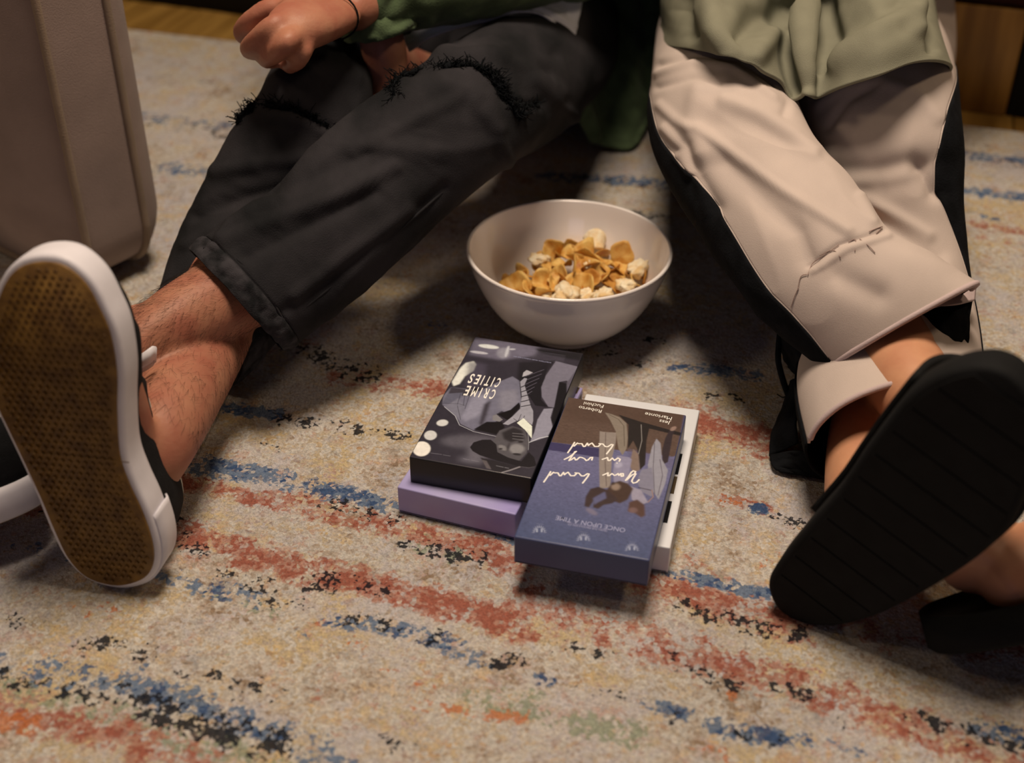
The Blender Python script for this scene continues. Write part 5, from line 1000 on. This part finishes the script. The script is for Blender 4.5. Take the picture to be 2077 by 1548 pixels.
    for xx in np.linspace(.15, .225, 12):
        ys = [a[1]+(b[1]-a[1])*(xx-a[0])/(b[0]-a[0]) for a, b in zip(o2, np.roll(o2, -1, 0)) if (a[0] > xx) != (b[0] > xx)]; c, hw = (min(ys)+max(ys))/2, (max(ys)-min(ys))/2
        st.append([fr2.w([(xx, c+hw*math.cos(a))], .010+.062*math.sin(a)**.8)[0] for a in np.linspace(.001, math.pi-.001, 30)])
    so = mesh('strap', np.array(st).reshape(-1, 3), gfaces(12, 30, False), M['slipper'], slp2); so.modifiers.new('t', 'SOLIDIFY').thickness = .006
    remeshed('body', body, .0036, M['skin_w'], root, 3); hair_cap(hc, .95, root, .16); eyes(hc, .95, root)
    # --- shirt
    ss = torso([(.40, 1.625, .215, .185, .135), (.405, 1.64, .26, .18, .135), (.41, 1.67, .34, .165, .13), (.42, 1.71, .44, .17, .122), (.425, 1.75, .54, .165, .11), (.425, 1.765, .61, .085, .07)]); ss = wrinkle(ss, .005, 5, 2.5, 4.2)
    so = mesh('shirt', ss.reshape(-1, 3), gfaces(*ss.shape[:2]), M['sage'], root); so.modifiers.new('t', 'SOLIDIFY').thickness = .003
    hem = [(1338, 60, .17), (1352, 90, .205), (1400, 99, .245), (1470, 111, .262), (1530, 138, .255), (1588, 166, .235), (1616, 190, .225), (1640, 206, .22), (1672, 192, .226), (1720, 172, .245), (1790, 150, .262), (1850, 128, .268), (1900, 124, .262), (1930, 134, .24), (1924, 152, .215)]
    r1 = [(1342, 20, .19), (1362, 50, .225), (1405, 56, .262), (1472, 66, .274), (1530, 84, .262), (1585, 100, .240), (1612, 112, .234), (1634, 116, .240), (1668, 106, .238), (1715, 98, .258), (1780, 86, .276), (1840, 72, .280), (1880, 66, .27), (1904, 72, .245), (1908, 84, .22)]
    r2 = [(1348, -40, .21), (1366, -8, .245), (1410, 0, .280), (1475, 6, .284), (1528, 14, .266), (1582, 22, .248), (1606, 26, .246), (1628, 26, .262), (1660, 22, .246), (1712, 16, .268), (1775, 8, .29), (1830, 0, .292), (1868, -4, .275), (1890, 0, .25), (1896, 8, .225)]
    r3 = [(1360, -150, .25), (1380, -110, .28), (1420, -100, .305), (1480, -95, .308), (1530, -88, .30), (1580, -82, .292), (1604, -80, .292), (1626, -80, .30), (1656, -82, .294), (1705, -86, .30), (1765, -92, .31), (1815, -98, .308), (1850, -104, .29), (1872, -104, .265), (1878, -100, .24)]
    up_ = lambda r, k: [(u, v, z+k*(.6+.4*math.sin(math.pi*i/14)**2)) for i, (u, v, z) in enumerate(r)]
    hem, r1, r2, r3 = up_(hem, .036), up_(r1, .044), up_(r2, .042), up_(r3, .03)
    r4 = [('w', .415+.155*math.sin(a_), 1.70-.137*math.cos(a_), .44) for a_ in np.linspace(-1.25, 1.25, 15)]
    fS = [([(1634, -60), (1630, 60), (1636, 200)], .010, 13), ([(1596, -60), (1592, 40), (1606, 120), (1622, 180)], -.010, 20), ([(1672, -40), (1676, 60), (1664, 130)], -.012, 18), ([(1690, 130), (1740, 80), (1800, 40), (1850, 20)], .005, 20), ([(1700, 60), (1760, 30), (1830, 10)], -.006, 22), ([(1480, 110), (1450, 60), (1440, 0)], .006, 20), ([(1400, 70), (1384, 20), (1390, -30)], -.010, 16), ([(1500, 70), (1540, 30), (1590, 10)], -.009, 24), ([(1530, 120), (1560, 80), (1590, 60)], .006, 18), ([(1860, 60), (1850, 0)], .006, 16), ([(1890, 100), (1878, 40), (1876, -20)], -.008, 10)]
    fS = [(p_, a_*1.35 if a_ > 0 else a_*1.2, w_) for p_, a_, w_ in fS]
    sheet([r4, r3, r2, r1, hem], 90, 150, fS, M['sage'], 'shirt_front', root, .003, .003, 6, 4, 5)
    0 and print('WOMAN', HB, T_, TB, 'shin', np.linalg.norm(cO[3]-P(1850, 800, .118)), 'thigh', np.linalg.norm(cO[3]-cO[0]))
WB_TURN = -8
woman()
